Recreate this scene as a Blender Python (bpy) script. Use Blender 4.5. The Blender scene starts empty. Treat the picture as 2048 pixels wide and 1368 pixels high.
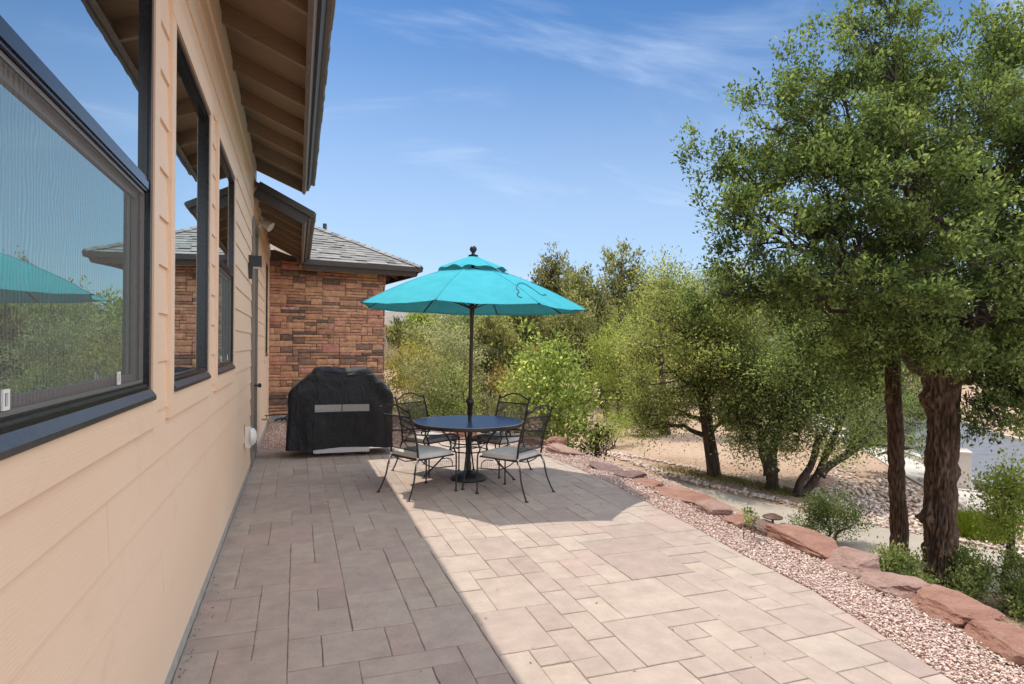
import bpy, bmesh, math, random
import numpy as np
from mathutils import Vector, Matrix
from mathutils.bvhtree import BVHTree
from math import sin, cos, pi, radians

sc = bpy.context.scene
col = sc.collection
R = random.Random(7)
NR = np.random.RandomState(11)

# ------------------------------------------------------------------ camera geometry
FPX, EYE, ROLL = 1230.0, 1.65, 0.008
YAW = math.atan(429 / FPX)
SN, CS = sin(YAW), cos(YAW)
HOR = 691.4


def P(u, v, Z):
    """World point seen at photo pixel u,v at distance Z along the view axis."""
    du, dv = u - 1024, v - 684
    uu, vv = du + ROLL * dv, v - ROLL * du
    l = uu / FPX * Z
    return Vector((Z * SN + l * CS, Z * CS - l * SN, EYE + (HOR - vv) / FPX * Z))


def G(u, v, z=0.0):
    """World point on the level z seen at photo pixel u,v."""
    vv = v - ROLL * (u - 1024)
    return P(u, v, (EYE - z) * FPX / (vv - HOR))


WX = -0.575


def WY(u, v=688):
    """Distance along the house wall seen at pixel u."""
    uu = (u - 1024) + ROLL * (v - 684)
    dx = SN + CS * uu / FPX
    dy = CS - SN * uu / FPX
    return WX * dy / dx


# ------------------------------------------------------------------ object helpers
def link(o, parent=None):
    col.objects.link(o)
    if parent is not None:
        o.parent = parent
    return o


def tag(o, label=None, cat=None, group=None, kind=None):
    if label: o['label'] = label
    if cat: o['category'] = cat
    if group: o['group'] = group
    if kind: o['kind'] = kind
    return o


def thing(name, loc, label, cat, group=None, rz=0.0):
    o = bpy.data.objects.new(name, None)
    o.empty_display_size = 0.2
    o.location = loc
    o.rotation_euler = (0, 0, rz)
    link(o)
    return tag(o, label, cat, group)


class MB:
    def __init__(s):
        s.v, s.f, s.t = [], [], []

    def add(s, vs, fs, tint=0.5):
        b = len(s.v)
        s.v.extend([tuple(q) for q in vs])
        s.f.extend([tuple(i + b for i in q) for q in fs])
        s.t.extend([tint] * len(fs))

    def box(s, lo, hi, M=None, tint=0.5):
        x0, y0, z0 = lo; x1, y1, z1 = hi
        vs = [Vector(q) for q in ((x0, y0, z0), (x1, y0, z0), (x1, y1, z0), (x0, y1, z0), (x0, y0, z1), (x1, y0, z1), (x1, y1, z1), (x0, y1, z1))]
        if M is not None: vs = [M @ q for q in vs]
        s.add(vs, [(0, 3, 2, 1), (4, 5, 6, 7), (0, 1, 5, 4), (1, 2, 6, 5), (2, 3, 7, 6), (3, 0, 4, 7)], tint)

    def tube(s, pts, r, n=8, cap=True, tint=0.5):
        pts = [Vector(p) for p in pts]
        m = len(pts)
        rr = r if isinstance(r, (list, tuple)) else [r] * m
        up = None
        rings = []
        for i, p in enumerate(pts):
            d = (pts[min(i + 1, m - 1)] - pts[max(i - 1, 0)])
            if d.length < 1e-9: d = Vector((0, 0, 1))
            d.normalize()
            if up is None:
                up = Vector((1, 0, 0)) if abs(d.z) > 0.9 else Vector((0, 0, 1))
            a = d.cross(up)
            if a.length < 1e-6: a = d.orthogonal()
            a.normalize()
            b = d.cross(a).normalized()
            up = -b if False else up
            up = a.cross(d)
            rings.append([p + (a * cos(2 * pi * k / n) + b * sin(2 * pi * k / n)) * rr[i] for k in range(n)])
        vs = [q for g in rings for q in g]
        fs = []
        for i in range(m - 1):
            for k in range(n):
                k2 = (k + 1) % n
                fs.append((i * n + k, (i + 1) * n + k, (i + 1) * n + k2, i * n + k2))
        if cap:
            fs.append(tuple(range(n)))
            fs.append(tuple((m - 1) * n + k for k in reversed(range(n))))
        s.add(vs, fs, tint)

    def lathe(s, prof, n=32, c=(0, 0, 0), axis=None, tint=0.5, close=True):
        vs, fs = [], []
        M = Matrix.Identity(3) if axis is None else Vector((0, 0, 1)).rotation_difference(Vector(axis)).to_matrix()
        for r, z in prof:
            for k in range(n):
                vs.append(Vector(c) + M @ Vector((r * cos(2 * pi * k / n), r * sin(2 * pi * k / n), z)))
        for i in range(len(prof) - 1):
            for k in range(n):
                k2 = (k + 1) % n
                fs.append((i * n + k, i * n + k2, (i + 1) * n + k2, (i + 1) * n + k))
        if close:
            fs.append(tuple(reversed(range(n))))
            fs.append(tuple((len(prof) - 1) * n + k for k in range(n)))
        s.add(vs, fs, tint)

    def ball(s, c, r, n=10, tint=0.5, sz=1.0):
        prof = [(max(1e-4, r * sin(pi * i / 6)), -r * sz * cos(pi * i / 6)) for i in range(7)]
        s.lathe(prof, n, c, tint=tint)

    def prism(s, poly, off, tint=0.5):
        """Polygon (3D points) thickened by vector off."""
        n = len(poly); off = Vector(off)
        vs = [Vector(p) for p in poly] + [Vector(p) + off for p in poly]
        fs = [tuple(range(n)), tuple(reversed(range(n, 2 * n)))] + [(i, i + n, (i + 1) % n + n, (i + 1) % n) for i in range(n)]
        s.add(vs, fs, tint)

    def build(s, name, mat, parent=None, org=(0, 0, 0), smooth=False, fix=True, angle=None):
        me = bpy.data.meshes.new(name)
        o = Vector(org)
        me.from_pydata([Vector(p) - o for p in s.v], [], s.f)
        a = me.attributes.new('tint', 'FLOAT', 'FACE')
        a.data.foreach_set('value', s.t)
        if fix:
            bm = bmesh.new(); bm.from_mesh(me)
            bmesh.ops.recalc_face_normals(bm, faces=bm.faces)
            bm.to_mesh(me); bm.free()
        if smooth:
            me.polygons.foreach_set('use_smooth', [True] * len(me.polygons))
            if angle: me.set_sharp_from_angle(angle=angle)
        me.materials.append(mat)
        ob = bpy.data.objects.new(name, me)
        link(ob, parent)
        return ob


def np_mesh(name, verts, faces, mat, parent=None, tint=None, smooth=False):
    """verts (N,3), faces (M,k) arrays."""
    me = bpy.data.meshes.new(name)
    nv, (nf, k) = len(verts), faces.shape
    me.vertices.add(nv)
    me.vertices.foreach_set('co', np.ascontiguousarray(verts, dtype=np.float32).ravel())
    me.loops.add(nf * k)
    me.loops.foreach_set('vertex_index', np.ascontiguousarray(faces, dtype=np.int32).ravel())
    me.polygons.add(nf)
    me.polygons.foreach_set('loop_start', np.arange(0, nf * k, k, dtype=np.int32))
    if smooth: me.polygons.foreach_set('use_smooth', np.ones(nf, dtype=bool))
    me.update(calc_edges=True)
    if tint is not None:
        a = me.attributes.new('tint', 'FLOAT', 'FACE')
        a.data.foreach_set('value', np.ascontiguousarray(tint, dtype=np.float32))
    me.materials.append(mat)
    ob = bpy.data.objects.new(name, me)
    link(ob, parent)
    return ob


def copy_tree(o, parent=None):
    c = o.copy(); col.objects.link(c)
    if parent is not None: c.parent = parent
    for ch in [q for q in bpy.data.objects if q.parent == o]:
        copy_tree(ch, c)
    return c


# ------------------------------------------------------------------ materials
def mat_new(name):
    m = bpy.data.materials.new(name); m.use_nodes = True
    nt = m.node_tree; nt.nodes.clear()
    out = nt.nodes.new('ShaderNodeOutputMaterial')
    b = nt.nodes.new('ShaderNodeBsdfPrincipled')
    nt.links.new(b.outputs[0], out.inputs[0])
    return m, nt, b, out


def N(nt, t, **k):
    n = nt.nodes.new('ShaderNode' + t)
    for a, b in k.items(): setattr(n, a, b)
    return n


def inp(n, **k):
    for a, b in k.items(): n.inputs[a.replace('_', ' ')].default_value = b
    return n


def rgba(c): return (c[0], c[1], c[2], 1.0)


def ramp(nt, src, stops, interp='LINEAR'):
    r = N(nt, 'ValToRGB'); e = r.color_ramp.elements; r.color_ramp.interpolation = interp
    while len(e) < len(stops): e.new(0.5)
    for q, (p, c) in zip(e, stops):
        q.position = p; q.color = rgba(c) if len(c) == 3 else c
    nt.links.new(src, r.inputs[0])
    return r.outputs[0]


def noise(nt, scale, detail=6, rough=0.6, vec=None, dist=0.0):
    n = N(nt, 'TexNoise'); n.inputs['Scale'].default_value = scale
    n.inputs['Detail'].default_value = detail; n.inputs['Roughness'].default_value = rough
    n.inputs['Distortion'].default_value = dist
    if vec is not None: nt.links.new(vec, n.inputs['Vector'])
    return n.outputs['Fac']


def coords(nt, scale=(1, 1, 1), kind='Object', rot=(0, 0, 0)):
    t = N(nt, 'TexCoord'); m = N(nt, 'Mapping')
    m.inputs['Scale'].default_value = scale; m.inputs['Rotation'].default_value = rot
    nt.links.new(t.outputs[kind], m.inputs[0])
    return m.outputs[0]


def mixc(nt, a, b, f, mode='MIX'):
    m = N(nt, 'Mix', data_type='RGBA', blend_type=mode)
    for s, x in ((6, a), (7, b)):
        if isinstance(x, (tuple, list)): m.inputs[s].default_value = rgba(x)
        else: nt.links.new(x, m.inputs[s])
    if isinstance(f, (int, float)): m.inputs[0].default_value = f
    else: nt.links.new(f, m.inputs[0])
    return m.outputs[2]


def bump(nt, b, h, strength, dist=0.01, prev=None):
    n = N(nt, 'Bump'); n.inputs['Strength'].default_value = strength; n.inputs['Distance'].default_value = dist
    nt.links.new(h, n.inputs['Height'])
    if prev is not None: nt.links.new(prev, n.inputs['Normal'])
    nt.links.new(n.outputs[0], b.inputs['Normal'])
    return n.outputs[0]


def simple(name, c1, c2=None, scale=8, rough=0.6, metal=0.0, bs=None, bst=0.3, bd=0.004, stretch=(1, 1, 1), spec=None, lo=0.35, hi=0.65):
    m, nt, b, out = mat_new(name)
    vec = coords(nt, stretch)
    if c2 is None: b.inputs['Base Color'].default_value = rgba(c1)
    else: nt.links.new(ramp(nt, noise(nt, scale, vec=vec), [(lo, c1), (hi, c2)]), b.inputs['Base Color'])
    b.inputs['Roughness'].default_value = rough; b.inputs['Metallic'].default_value = metal
    if spec is not None: b.inputs['Specular IOR Level'].default_value = spec
    if bs: bump(nt, b, noise(nt, bs, vec=vec), bst, bd)
    return m


def tinted(name, stops, nscale, amt, rough, bs, bst, bd=0.01, spec=0.3, extra=None, bs2=None):
    """Colour from the per-face 'tint' attribute, varied by noise."""
    m, nt, b, out = mat_new(name)
    vec = coords(nt)
    a = N(nt, 'Attribute', attribute_name='tint')
    c = ramp(nt, a.outputs['Fac'], stops)
    n = noise(nt, nscale, 8, 0.65, vec)
    v = ramp(nt, n, [(0.3, (1 - amt,) * 3), (0.7, (1 + amt * 0.6,) * 3)])
    c = mixc(nt, c, v, 1.0, 'MULTIPLY')
    if extra:
        c = mixc(nt, c, extra[1], ramp(nt, noise(nt, extra[0], 5, 0.6, vec), [(extra[2], (0, 0, 0)), (extra[3], (extra[4],) * 3)]))
    nt.links.new(c, b.inputs['Base Color'])
    b.inputs['Roughness'].default_value = rough; b.inputs['Specular IOR Level'].default_value = spec
    nn = bump(nt, b, noise(nt, bs, 8, 0.7, vec), bst, bd)
    if bs2: bump(nt, b, noise(nt, bs2, 4, 0.6, vec), 0.5, 0.004, nn)
    return m


def leafmat(name, dark, mid, light, trans=0.5):
    m = bpy.data.materials.new(name); m.use_nodes = True
    nt = m.node_tree; nt.nodes.clear()
    out = N(nt, 'OutputMaterial')
    a = N(nt, 'Attribute', attribute_name='tint')
    c = ramp(nt, a.outputs['Fac'], [(0.0, dark), (0.5, mid), (1.0, light)])
    d = N(nt, 'BsdfDiffuse'); t = N(nt, 'BsdfTranslucent')
    nt.links.new(c, d.inputs[0])
    nt.links.new(mixc(nt, c, (1.25, 1.25, 0.8), 1.0, 'MULTIPLY'), t.inputs[0])
    m1 = N(nt, 'MixShader'); m1.inputs[0].default_value = trans
    nt.links.new(d.outputs[0], m1.inputs[1]); nt.links.new(t.outputs[0], m1.inputs[2])
    nt.links.new(m1.outputs[0], out.inputs[0])
    return m


M = {}
# siding paint: emboss of wood grain running along the wall (world y)
def siding_mat(name, col1, col2):
    m, nt, b, out = mat_new(name)
    v = coords(nt, (1, 0.9, 9))
    g = noise(nt, 6.0, 6, 0.65, v, 1.2)
    w = N(nt, 'TexWave', wave_type='BANDS', bands_direction='Z'); nt.links.new(coords(nt, (1, 0.22, 1)), w.inputs[0])
    inp(w, Scale=26.0, Distortion=9.0, Detail=3.0, Detail_Scale=1.2)
    n2 = noise(nt, 0.9, 4, 0.5, coords(nt, (1, 0.5, 1)))
    cc = ramp(nt, n2, [(0.35, col1), (0.65, col2)])
    # wind-blown dust and rain splash in loose patches
    du = ramp(nt, noise(nt, 2.3, 8, 0.72, coords(nt, (1, 0.8, 1.6)), 0.8), [(0.56, (0, 0, 0)), (0.74, (0.30,) * 3)])
    cc = mixc(nt, cc, (0.50, 0.40, 0.31), du)
    sp_ = ramp(nt, noise(nt, 70, 3, 0.6, coords(nt)), [(0.70, (0, 0, 0)), (0.76, (0.22,) * 3)])
    cc = mixc(nt, cc, (0.34, 0.25, 0.18), sp_)
    nt.links.new(cc, b.inputs['Base Color'])
    b.inputs['Roughness'].default_value = 0.55; b.inputs['Specular IOR Level'].default_value = 0.3
    nn = bump(nt, b, w.outputs['Fac'], 0.065, 0.005)
    bump(nt, b, g, 0.12, 0.004, nn)
    return m

M['siding'] = siding_mat('siding_paint', (0.745, 0.53, 0.365), (0.785, 0.575, 0.405))
M['trim'] = siding_mat('trim_paint', (0.75, 0.54, 0.37), (0.79, 0.58, 0.41))
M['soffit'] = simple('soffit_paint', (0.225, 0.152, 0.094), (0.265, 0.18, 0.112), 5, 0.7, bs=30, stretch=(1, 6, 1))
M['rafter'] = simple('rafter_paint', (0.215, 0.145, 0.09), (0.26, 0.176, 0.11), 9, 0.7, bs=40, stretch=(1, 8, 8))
M['fascia'] = simple('fascia_brown', (0.042, 0.035, 0.032), (0.062, 0.052, 0.046), 12, 0.55, bs=60, stretch=(6, 1, 6))
M['fascia_face'] = simple('fascia_weathered', (0.12, 0.096, 0.08), (0.19, 0.155, 0.13), 14, 0.6, bs=60, stretch=(8, 1, 8))
M['black_frame'] = simple('window_frame_bronze', (0.012, 0.012, 0.013), (0.017, 0.016, 0.017), 20, 0.2, bs=90, bst=0.05)
M['foundation'] = simple('foundation_concrete', (0.30, 0.28, 0.25), (0.42, 0.39, 0.35), 14, 0.85, bs=80)
M['door'] = simple('door_taupe', (0.20, 0.17, 0.14), (0.23, 0.195, 0.16), 4, 0.5)
M['white_plastic'] = simple('white_plastic', (0.72, 0.70, 0.66), None, rough=0.35)
M['grey_plastic'] = simple('grey_plastic', (0.16, 0.15, 0.145), None, rough=0.4)
M['dark_metal'] = simple('dark_metal', (0.022, 0.024, 0.028), None, rough=0.42)
M['iron'] = simple('wrought_iron', (0.012, 0.011, 0.011), (0.022, 0.02, 0.019), 60, 0.45, bs=160, bst=0.25)
M['brass'] = simple('brass', (0.35, 0.24, 0.1), None, rough=0.4, metal=0.9)
M['pole'] = simple('pole_bronze', (0.03, 0.022, 0.018), (0.045, 0.033, 0.026), 30, 0.38, metal=0.3)
M['steel'] = simple('brushed_steel', (0.55, 0.55, 0.56), (0.66, 0.66, 0.67), 40, 0.35, metal=0.85, stretch=(1, 1, 12))
M['cover'] = simple('cover_fabric', (0.011, 0.011, 0.0135), (0.018, 0.0175, 0.019), 5, 0.6, bs=220, bst=0.2, spec=0.35)
M['cover'].node_tree.nodes['Principled BSDF'].inputs['Sheen Weight'].default_value = 0.06
M['cover'].node_tree.nodes['Principled BSDF'].inputs['Sheen Roughness'].default_value = 0.4
nt_ = M['cover'].node_tree; b_ = nt_.nodes['Principled BSDF']; pv_ = b_.inputs['Normal'].links[0].from_socket
bump(nt_, b_, noise(nt_, 5.5, 5, 0.6, coords(nt_, (1, 1, 0.55)), 1.4), 0.9, 0.045, pv_)
M['vent'] = simple('vent_mesh', (0.30, 0.29, 0.28), (0.36, 0.35, 0.33), 40, 0.6, bs=200)
M['rubber'] = simple('rubber', (0.02, 0.02, 0.02), None, rough=0.7)
M['cushion'] = simple('cushion_cream', (0.53, 0.50, 0.455), (0.60, 0.57, 0.52), 6, 0.9, bs=160, bst=0.25, bd=0.002)
M['hose'] = simple('hose_green', (0.04, 0.10, 0.045), None, rough=0.5)
M['hose_blue'] = simple('hose_blue', (0.05, 0.13, 0.28), None, rough=0.5)
M['box_cream'] = simple('utility_cream', (0.62, 0.53, 0.45), (0.68, 0.58, 0.50), 6, 0.6)
M['asphalt'] = simple('asphalt', (0.12, 0.125, 0.14), (0.16, 0.165, 0.18), 3, 0.85, bs=60)
M['concrete'] = simple('concrete', (0.46, 0.41, 0.35), (0.56, 0.50, 0.43), 2.5, 0.85, bs=40)
M['drive'] = simple('drive_concrete', (0.35, 0.297, 0.237), (0.42, 0.36, 0.292), 1.6, 0.85, bs=50, bst=0.4, stretch=(1, 1, 1))
M['bark_dark'] = simple('bark_dark', (0.030, 0.021, 0.016), (0.10, 0.07, 0.05), 16, 0.9, bs=26, bst=1.0, bd=0.03, stretch=(1, 1, 0.22))
M['bark_far'] = simple('bark_far', (0.035, 0.027, 0.02), (0.085, 0.063, 0.047), 12, 0.9, bs=18, bst=0.8, bd=0.02, stretch=(1, 1, 0.3))
M['neighbour_wall'] = simple('neighbour_stucco', (0.42, 0.34, 0.26), (0.47, 0.39, 0.30), 2, 0.85)
M['neighbour_roof'] = simple('neighbour_shingle', (0.20, 0.17, 0.145), (0.27, 0.235, 0.20), 5, 0.9, bs=14)
M['pipe'] = simple('vent_pipe_black', (0.03, 0.03, 0.032), None, rough=0.5)
M['sill'] = simple('sill_metal', (0.05, 0.048, 0.047), (0.075, 0.07, 0.066), 25, 0.3, metal=0.25, bs=60, bst=0.1)
M['sash'] = simple('sash_dark', (0.12, 0.105, 0.10), None, rough=0.4)
M['petal'] = simple('path_light_bronze', (0.10, 0.06, 0.04), (0.16, 0.09, 0.06), 20, 0.5, metal=0.3)

M['stone'] = tinted('ledge_stone', [(0.0, (0.15, 0.105, 0.085)), (0.2, (0.26, 0.165, 0.12)), (0.4, (0.42, 0.215, 0.13)), (0.6, (0.56, 0.31, 0.18)), (0.8, (0.63, 0.36, 0.205)), (0.92, (0.50, 0.22, 0.165)), (1.0, (0.66, 0.39, 0.28))], 9, 0.36, 0.85, 34, 0.8, 0.02, extra=(3.5, (0.13, 0.09, 0.07), 0.60, 0.78, 0.5), bs2=140)
M['paver'] = tinted('paver', [(0.0, (0.39, 0.298, 0.255)), (0.3, (0.43, 0.34, 0.285)), (0.6, (0.462, 0.372, 0.308)), (0.8, (0.475, 0.388, 0.318)), (0.9, (0.47, 0.382, 0.304)), (1.0, (0.455, 0.345, 0.29))], 6.5, 0.15, 0.8, 24, 0.9, 0.012, extra=(2.6, (0.335, 0.264, 0.223), 0.50, 0.72, 0.5), bs2=220)
M['joint'] = simple('joint_sand', (0.15, 0.12, 0.095), (0.31, 0.25, 0.195), 40, 0.95)
M['gravel'] = tinted('gravel', [(0.0, (0.46, 0.29, 0.24)), (0.15, (0.62, 0.45, 0.385)), (0.6, (0.70, 0.54, 0.46)), (0.85, (0.76, 0.64, 0.56)), (1.0, (0.64, 0.50, 0.38))], 40, 0.2, 0.85, 90, 0.5, 0.004)
M['rubble'] = tinted('rubble', [(0.0, (0.42, 0.29, 0.23)), (0.3, (0.64, 0.51, 0.43)), (0.8, (0.74, 0.63, 0.54)), (1.0, (0.55, 0.34, 0.26))], 14, 0.3, 0.85, 40, 0.6, 0.01)
M['shingle'] = tinted('shingle', [(0.0, (0.05, 0.048, 0.044)), (0.3, (0.20, 0.192, 0.175)), (0.7, (0.265, 0.255, 0.235)), (1.0, (0.33, 0.315, 0.29))], 30, 0.2, 0.95, 200, 0.6, 0.004)
M['hipcap'] = tinted('hip_cap', [(0.0, (0.17, 0.16, 0.15)), (1.0, (0.33, 0.31, 0.29))], 30, 0.2, 0.95, 200, 0.6, 0.004)

def boulder_mat(name, c1, c2, c3):
    m, nt, b, out = mat_new(name)
    v = coords(nt)
    n1 = noise(nt, 2.6, 8, 0.62, v, 0.6)
    c = ramp(nt, n1, [(0.28, c1), (0.5, c2), (0.72, c3)])
    vein = ramp(nt, noise(nt, 5.5, 10, 0.72, v, 2.0), [(0.60, (0, 0, 0)), (0.70, (0.55,) * 3)])
    c = mixc(nt, c, (0.60, 0.40, 0.33), vein)
    dark = ramp(nt, noise(nt, 1.7, 6, 0.7, v, 1.0), [(0.60, (0, 0, 0)), (0.74, (0.6,) * 3)])
    c = mixc(nt, c, (0.13, 0.06, 0.045), dark)
    nt.links.new(c, b.inputs['Base Color'])
    b.inputs['Roughness'].default_value = 0.78; b.inputs['Specular IOR Level'].default_value = 0.3
    nn = bump(nt, b, noise(nt, 7, 10, 0.72, v), 1.0, 0.06)
    st = N(nt, 'TexWave', wave_type='BANDS', bands_direction='Z'); nt.links.new(coords(nt, (1, 1, 1), 'Object', (0.25, 0.12, 0)), st.inputs[0]); inp(st, Scale=9.0, Distortion=14.0, Detail=5.0, Detail_Scale=1.4, Detail_Roughness=0.7)
    nn = bump(nt, b, st.outputs['Fac'], 0.45, 0.02, nn)
    bump(nt, b, noise(nt, 60, 8, 0.75, v), 0.9, 0.012, nn)
    return m

M['boulder_red'] = boulder_mat('boulder_red', (0.32, 0.145, 0.10), (0.48, 0.255, 0.185), (0.56, 0.35, 0.275))
M['boulder_pink'] = boulder_mat('boulder_pink', (0.37, 0.215, 0.17), (0.51, 0.325, 0.265), (0.60, 0.45, 0.39))
M['boulder_purple'] = boulder_mat('boulder_purple', (0.18, 0.11, 0.10), (0.30, 0.19, 0.17), (0.42, 0.33, 0.31))


def ground_mat():
    m, nt, b, out = mat_new('desert_soil')
    v = coords(nt)
    c = ramp(nt, noise(nt, 0.35, 8, 0.6, v), [(0.3, (0.40, 0.265, 0.175)), (0.5, (0.48, 0.33, 0.225)), (0.7, (0.54, 0.385, 0.27))])
    litter = ramp(nt, noise(nt, 9, 8, 0.75, v), [(0.60, (0, 0, 0)), (0.68, (0.75,) * 3)])
    c = mixc(nt, c, (0.20, 0.135, 0.085), litter)
    fine = ramp(nt, noise(nt, 38, 4, 0.7, v), [(0.35, (0.72,) * 3), (0.65, (1.12,) * 3)])
    c = mixc(nt, c, fine, 1.0, 'MULTIPLY')
    nt.links.new(c, b.inputs['Base Color'])
    b.inputs['Roughness'].default_value = 0.95; b.inputs['Specular IOR Level'].default_value = 0.15
    nn = bump(nt, b, noise(nt, 5, 10, 0.7, v), 0.7, 0.06)
    bump(nt, b, noise(nt, 45, 6, 0.75, v), 0.8, 0.015, nn)
    return m

M['soil'] = ground_mat()


def bark_oak():
    m, nt, b, out = mat_new('oak_bark')
    a = N(nt, 'Attribute', attribute_name='fur')
    v = coords(nt, (1, 1, 0.35))
    n = noise(nt, 22, 8, 0.7, v)
    c = ramp(nt, n, [(0.3, (0.07, 0.046, 0.032)), (0.55, (0.17, 0.11, 0.074)), (0.75, (0.26, 0.175, 0.12))])
    c = mixc(nt, (0.022, 0.015, 0.011), c, a.outputs['Fac'])
    nt.links.new(c, b.inputs['Base Color'])
    b.inputs['Roughness'].default_value = 0.92; b.inputs['Specular IOR Level'].default_value = 0.2
    bump(nt, b, noise(nt, 55, 8, 0.75, v), 0.9, 0.012)
    return m

M['oak_bark'] = bark_oak()


def glass_mat(name, refl, tint, wav=0.0):
    m = bpy.data.materials.new(name); m.use_nodes = True
    nt = m.node_tree; nt.nodes.clear()
    out = N(nt, 'OutputMaterial'); d = N(nt, 'BsdfDiffuse'); g = N(nt, 'BsdfGlossy'); mx = N(nt, 'MixShader')
    d.inputs[0].default_value = (0.012, 0.016, 0.018, 1)
    g.inputs[0].default_value = rgba(tint); g.inputs['Roughness'].default_value = 0.0
    fr = N(nt, 'Fresnel'); fr.inputs['IOR'].default_value = 1.9
    mp = N(nt, 'MapRange'); nt.links.new(fr.outputs[0], mp.inputs[0])
    mp.inputs[1].default_value = 0.0; mp.inputs[2].default_value = 0.6; mp.inputs[3].default_value = refl * 0.6; mp.inputs[4].default_value = min(0.97, refl * 1.2)
    nt.links.new(mp.outputs[0], mx.inputs[0])
    if wav:
        bn = N(nt, 'Bump'); bn.inputs['Strength'].default_value = wav; bn.inputs['Distance'].default_value = 0.02
        nt.links.new(noise(nt, 1.6, 2, 0.4, coords(nt)), bn.inputs['Height'])
        nt.links.new(bn.outputs[0], g.inputs['Normal']); 
    nt.links.new(d.outputs[0], mx.inputs[1]); nt.links.new(g.outputs[0], mx.inputs[2]); nt.links.new(mx.outputs[0], out.inputs[0])
    return m

M['glass'] = glass_mat('window_glass', 0.95, (0.90, 0.98, 1.0), 0.012)
M['glass_wavy'] = glass_mat('window_glass_wavy', 1.0, (0.70, 1.0, 0.96), 0.06)


def screen_mat():
    m = bpy.data.materials.new('insect_screen'); m.use_nodes = True
    nt = m.node_tree; nt.nodes.clear()
    out = N(nt, 'OutputMaterial'); d = N(nt, 'BsdfDiffuse'); t = N(nt, 'BsdfTransparent'); mx = N(nt, 'MixShader')
    d.inputs[0].default_value = (0.27, 0.25, 0.23, 1)
    # moire bands painted into the opacity; the threads themselves are not modelled
    v = coords(nt)
    w = N(nt, 'TexWave', wave_type='BANDS', bands_direction='Y'); nt.links.new(v, w.inputs[0])
    inp(w, Scale=15.0, Distortion=9.0, Detail=1.5, Detail_Scale=0.5)
    f = N(nt, 'MapRange'); nt.links.new(w.outputs['Fac'], f.inputs[0]); f.inputs[3].default_value = 0.22; f.inputs[4].default_value = 0.38
    nt.links.new(f.outputs[0], mx.inputs[0])
    nt.links.new(t.outputs[0], mx.inputs[1]); nt.links.new(d.outputs[0], mx.inputs[2]); nt.links.new(mx.outputs[0], out.inputs[0])
    return m

M['screen'] = screen_mat()


def canopy_mat():
    m = bpy.data.materials.new('canopy_teal'); m.use_nodes = True
    nt = m.node_tree; nt.nodes.clear()
    out = N(nt, 'OutputMaterial'); d = N(nt, 'BsdfDiffuse'); t = N(nt, 'BsdfTranslucent'); mx = N(nt, 'MixShader'); mx.inputs[0].default_value = 0.05
    v = coords(nt)
    c = ramp(nt, noise(nt, 5, 6, 0.6, v), [(0.3, (0.062, 0.375, 0.445)), (0.7, (0.08, 0.43, 0.50))])
    nt.links.new(c, d.inputs[0]); nt.links.new(mixc(nt, c, (0.7, 0.95, 1.1), 1.0, 'MULTIPLY'), t.inputs[0])
    bn = N(nt, 'Bump'); bn.inputs['Strength'].default_value = 0.35; bn.inputs['Distance'].default_value = 0.02
    nt.links.new(noise(nt, 6, 5, 0.6, v, 1.5), bn.inputs['Height'])
    nt.links.new(bn.outputs[0], d.inputs['Normal'])
    nt.links.new(d.outputs[0], mx.inputs[1]); nt.links.new(t.outputs[0], mx.inputs[2]); nt.links.new(mx.outputs[0], out.inputs[0])
    return m

M['canopy'] = canopy_mat()
M['cord'] = simple('cord_teal', (0.01, 0.05, 0.06), None, rough=0.7)
M['table'] = simple('table_mosaic', (0.010, 0.030, 0.115), (0.022, 0.06, 0.19), 16, 0.36, bs=60, bst=0.15, bd=0.003, stretch=(1, 2.2, 1))
M['table_rim'] = simple('table_rim', (0.02, 0.017, 0.016), None, rough=0.4)
M['table_edge'] = simple('table_edge_trim', (0.30, 0.27, 0.26), None, rough=0.4, metal=0.5)
M['base'] = simple('umbrella_base_iron', (0.012, 0.012, 0.013), (0.03, 0.03, 0.032), 18, 0.28, bs=24, bst=1.0, bd=0.02)

L = {}
L['oak'] = leafmat('oak_leaf', (0.0698, 0.0995, 0.0367), (0.1771, 0.2375, 0.0839), (0.3751, 0.4402, 0.162))
L['oak2'] = leafmat('oak_leaf_dark', (0.0597, 0.0848, 0.0343), (0.1509, 0.2, 0.0786), (0.3003, 0.3567, 0.1408))
L['oak3'] = leafmat('oak_leaf_olive', (0.1174, 0.1382, 0.0485), (0.3132, 0.3437, 0.1216), (0.596, 0.6153, 0.2241))
L['oak4'] = leafmat('oak_leaf_cool', (0.0982, 0.1308, 0.0508), (0.2738, 0.3369, 0.1308), (0.5528, 0.616, 0.2463))
L['lime'] = leafmat('leaf_lime', (0.1663, 0.2107, 0.0604), (0.3406, 0.3966, 0.1104), (0.5511, 0.5879, 0.1772))
L['bright'] = leafmat('leaf_bright_green', (0.18, 0.2257, 0.0633), (0.372, 0.4514, 0.138), (0.6, 0.671, 0.2875), 0.6)
L['yellow'] = leafmat('leaf_yellow_green', (0.1946, 0.1828, 0.0564), (0.3764, 0.3346, 0.1021), (0.5551, 0.4543, 0.1461))
L['orange'] = leafmat('leaf_rust', (0.2069, 0.1352, 0.0541), (0.3703, 0.2558, 0.0968), (0.4912, 0.3611, 0.1427))
L['grey'] = leafmat('leaf_grey_green', (0.1542, 0.1673, 0.0883), (0.342, 0.3552, 0.2013), (0.5525, 0.5431, 0.346))
L['pine'] = leafmat('pine_needle', (0.0855, 0.0875, 0.0398), (0.2534, 0.2345, 0.1057), (0.4608, 0.4008, 0.1854), 0.35)
L['juniper'] = leafmat('juniper_spray', (0.0966, 0.1073, 0.045), (0.294, 0.2974, 0.1217), (0.5543, 0.5148, 0.2176), 0.35)
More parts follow.
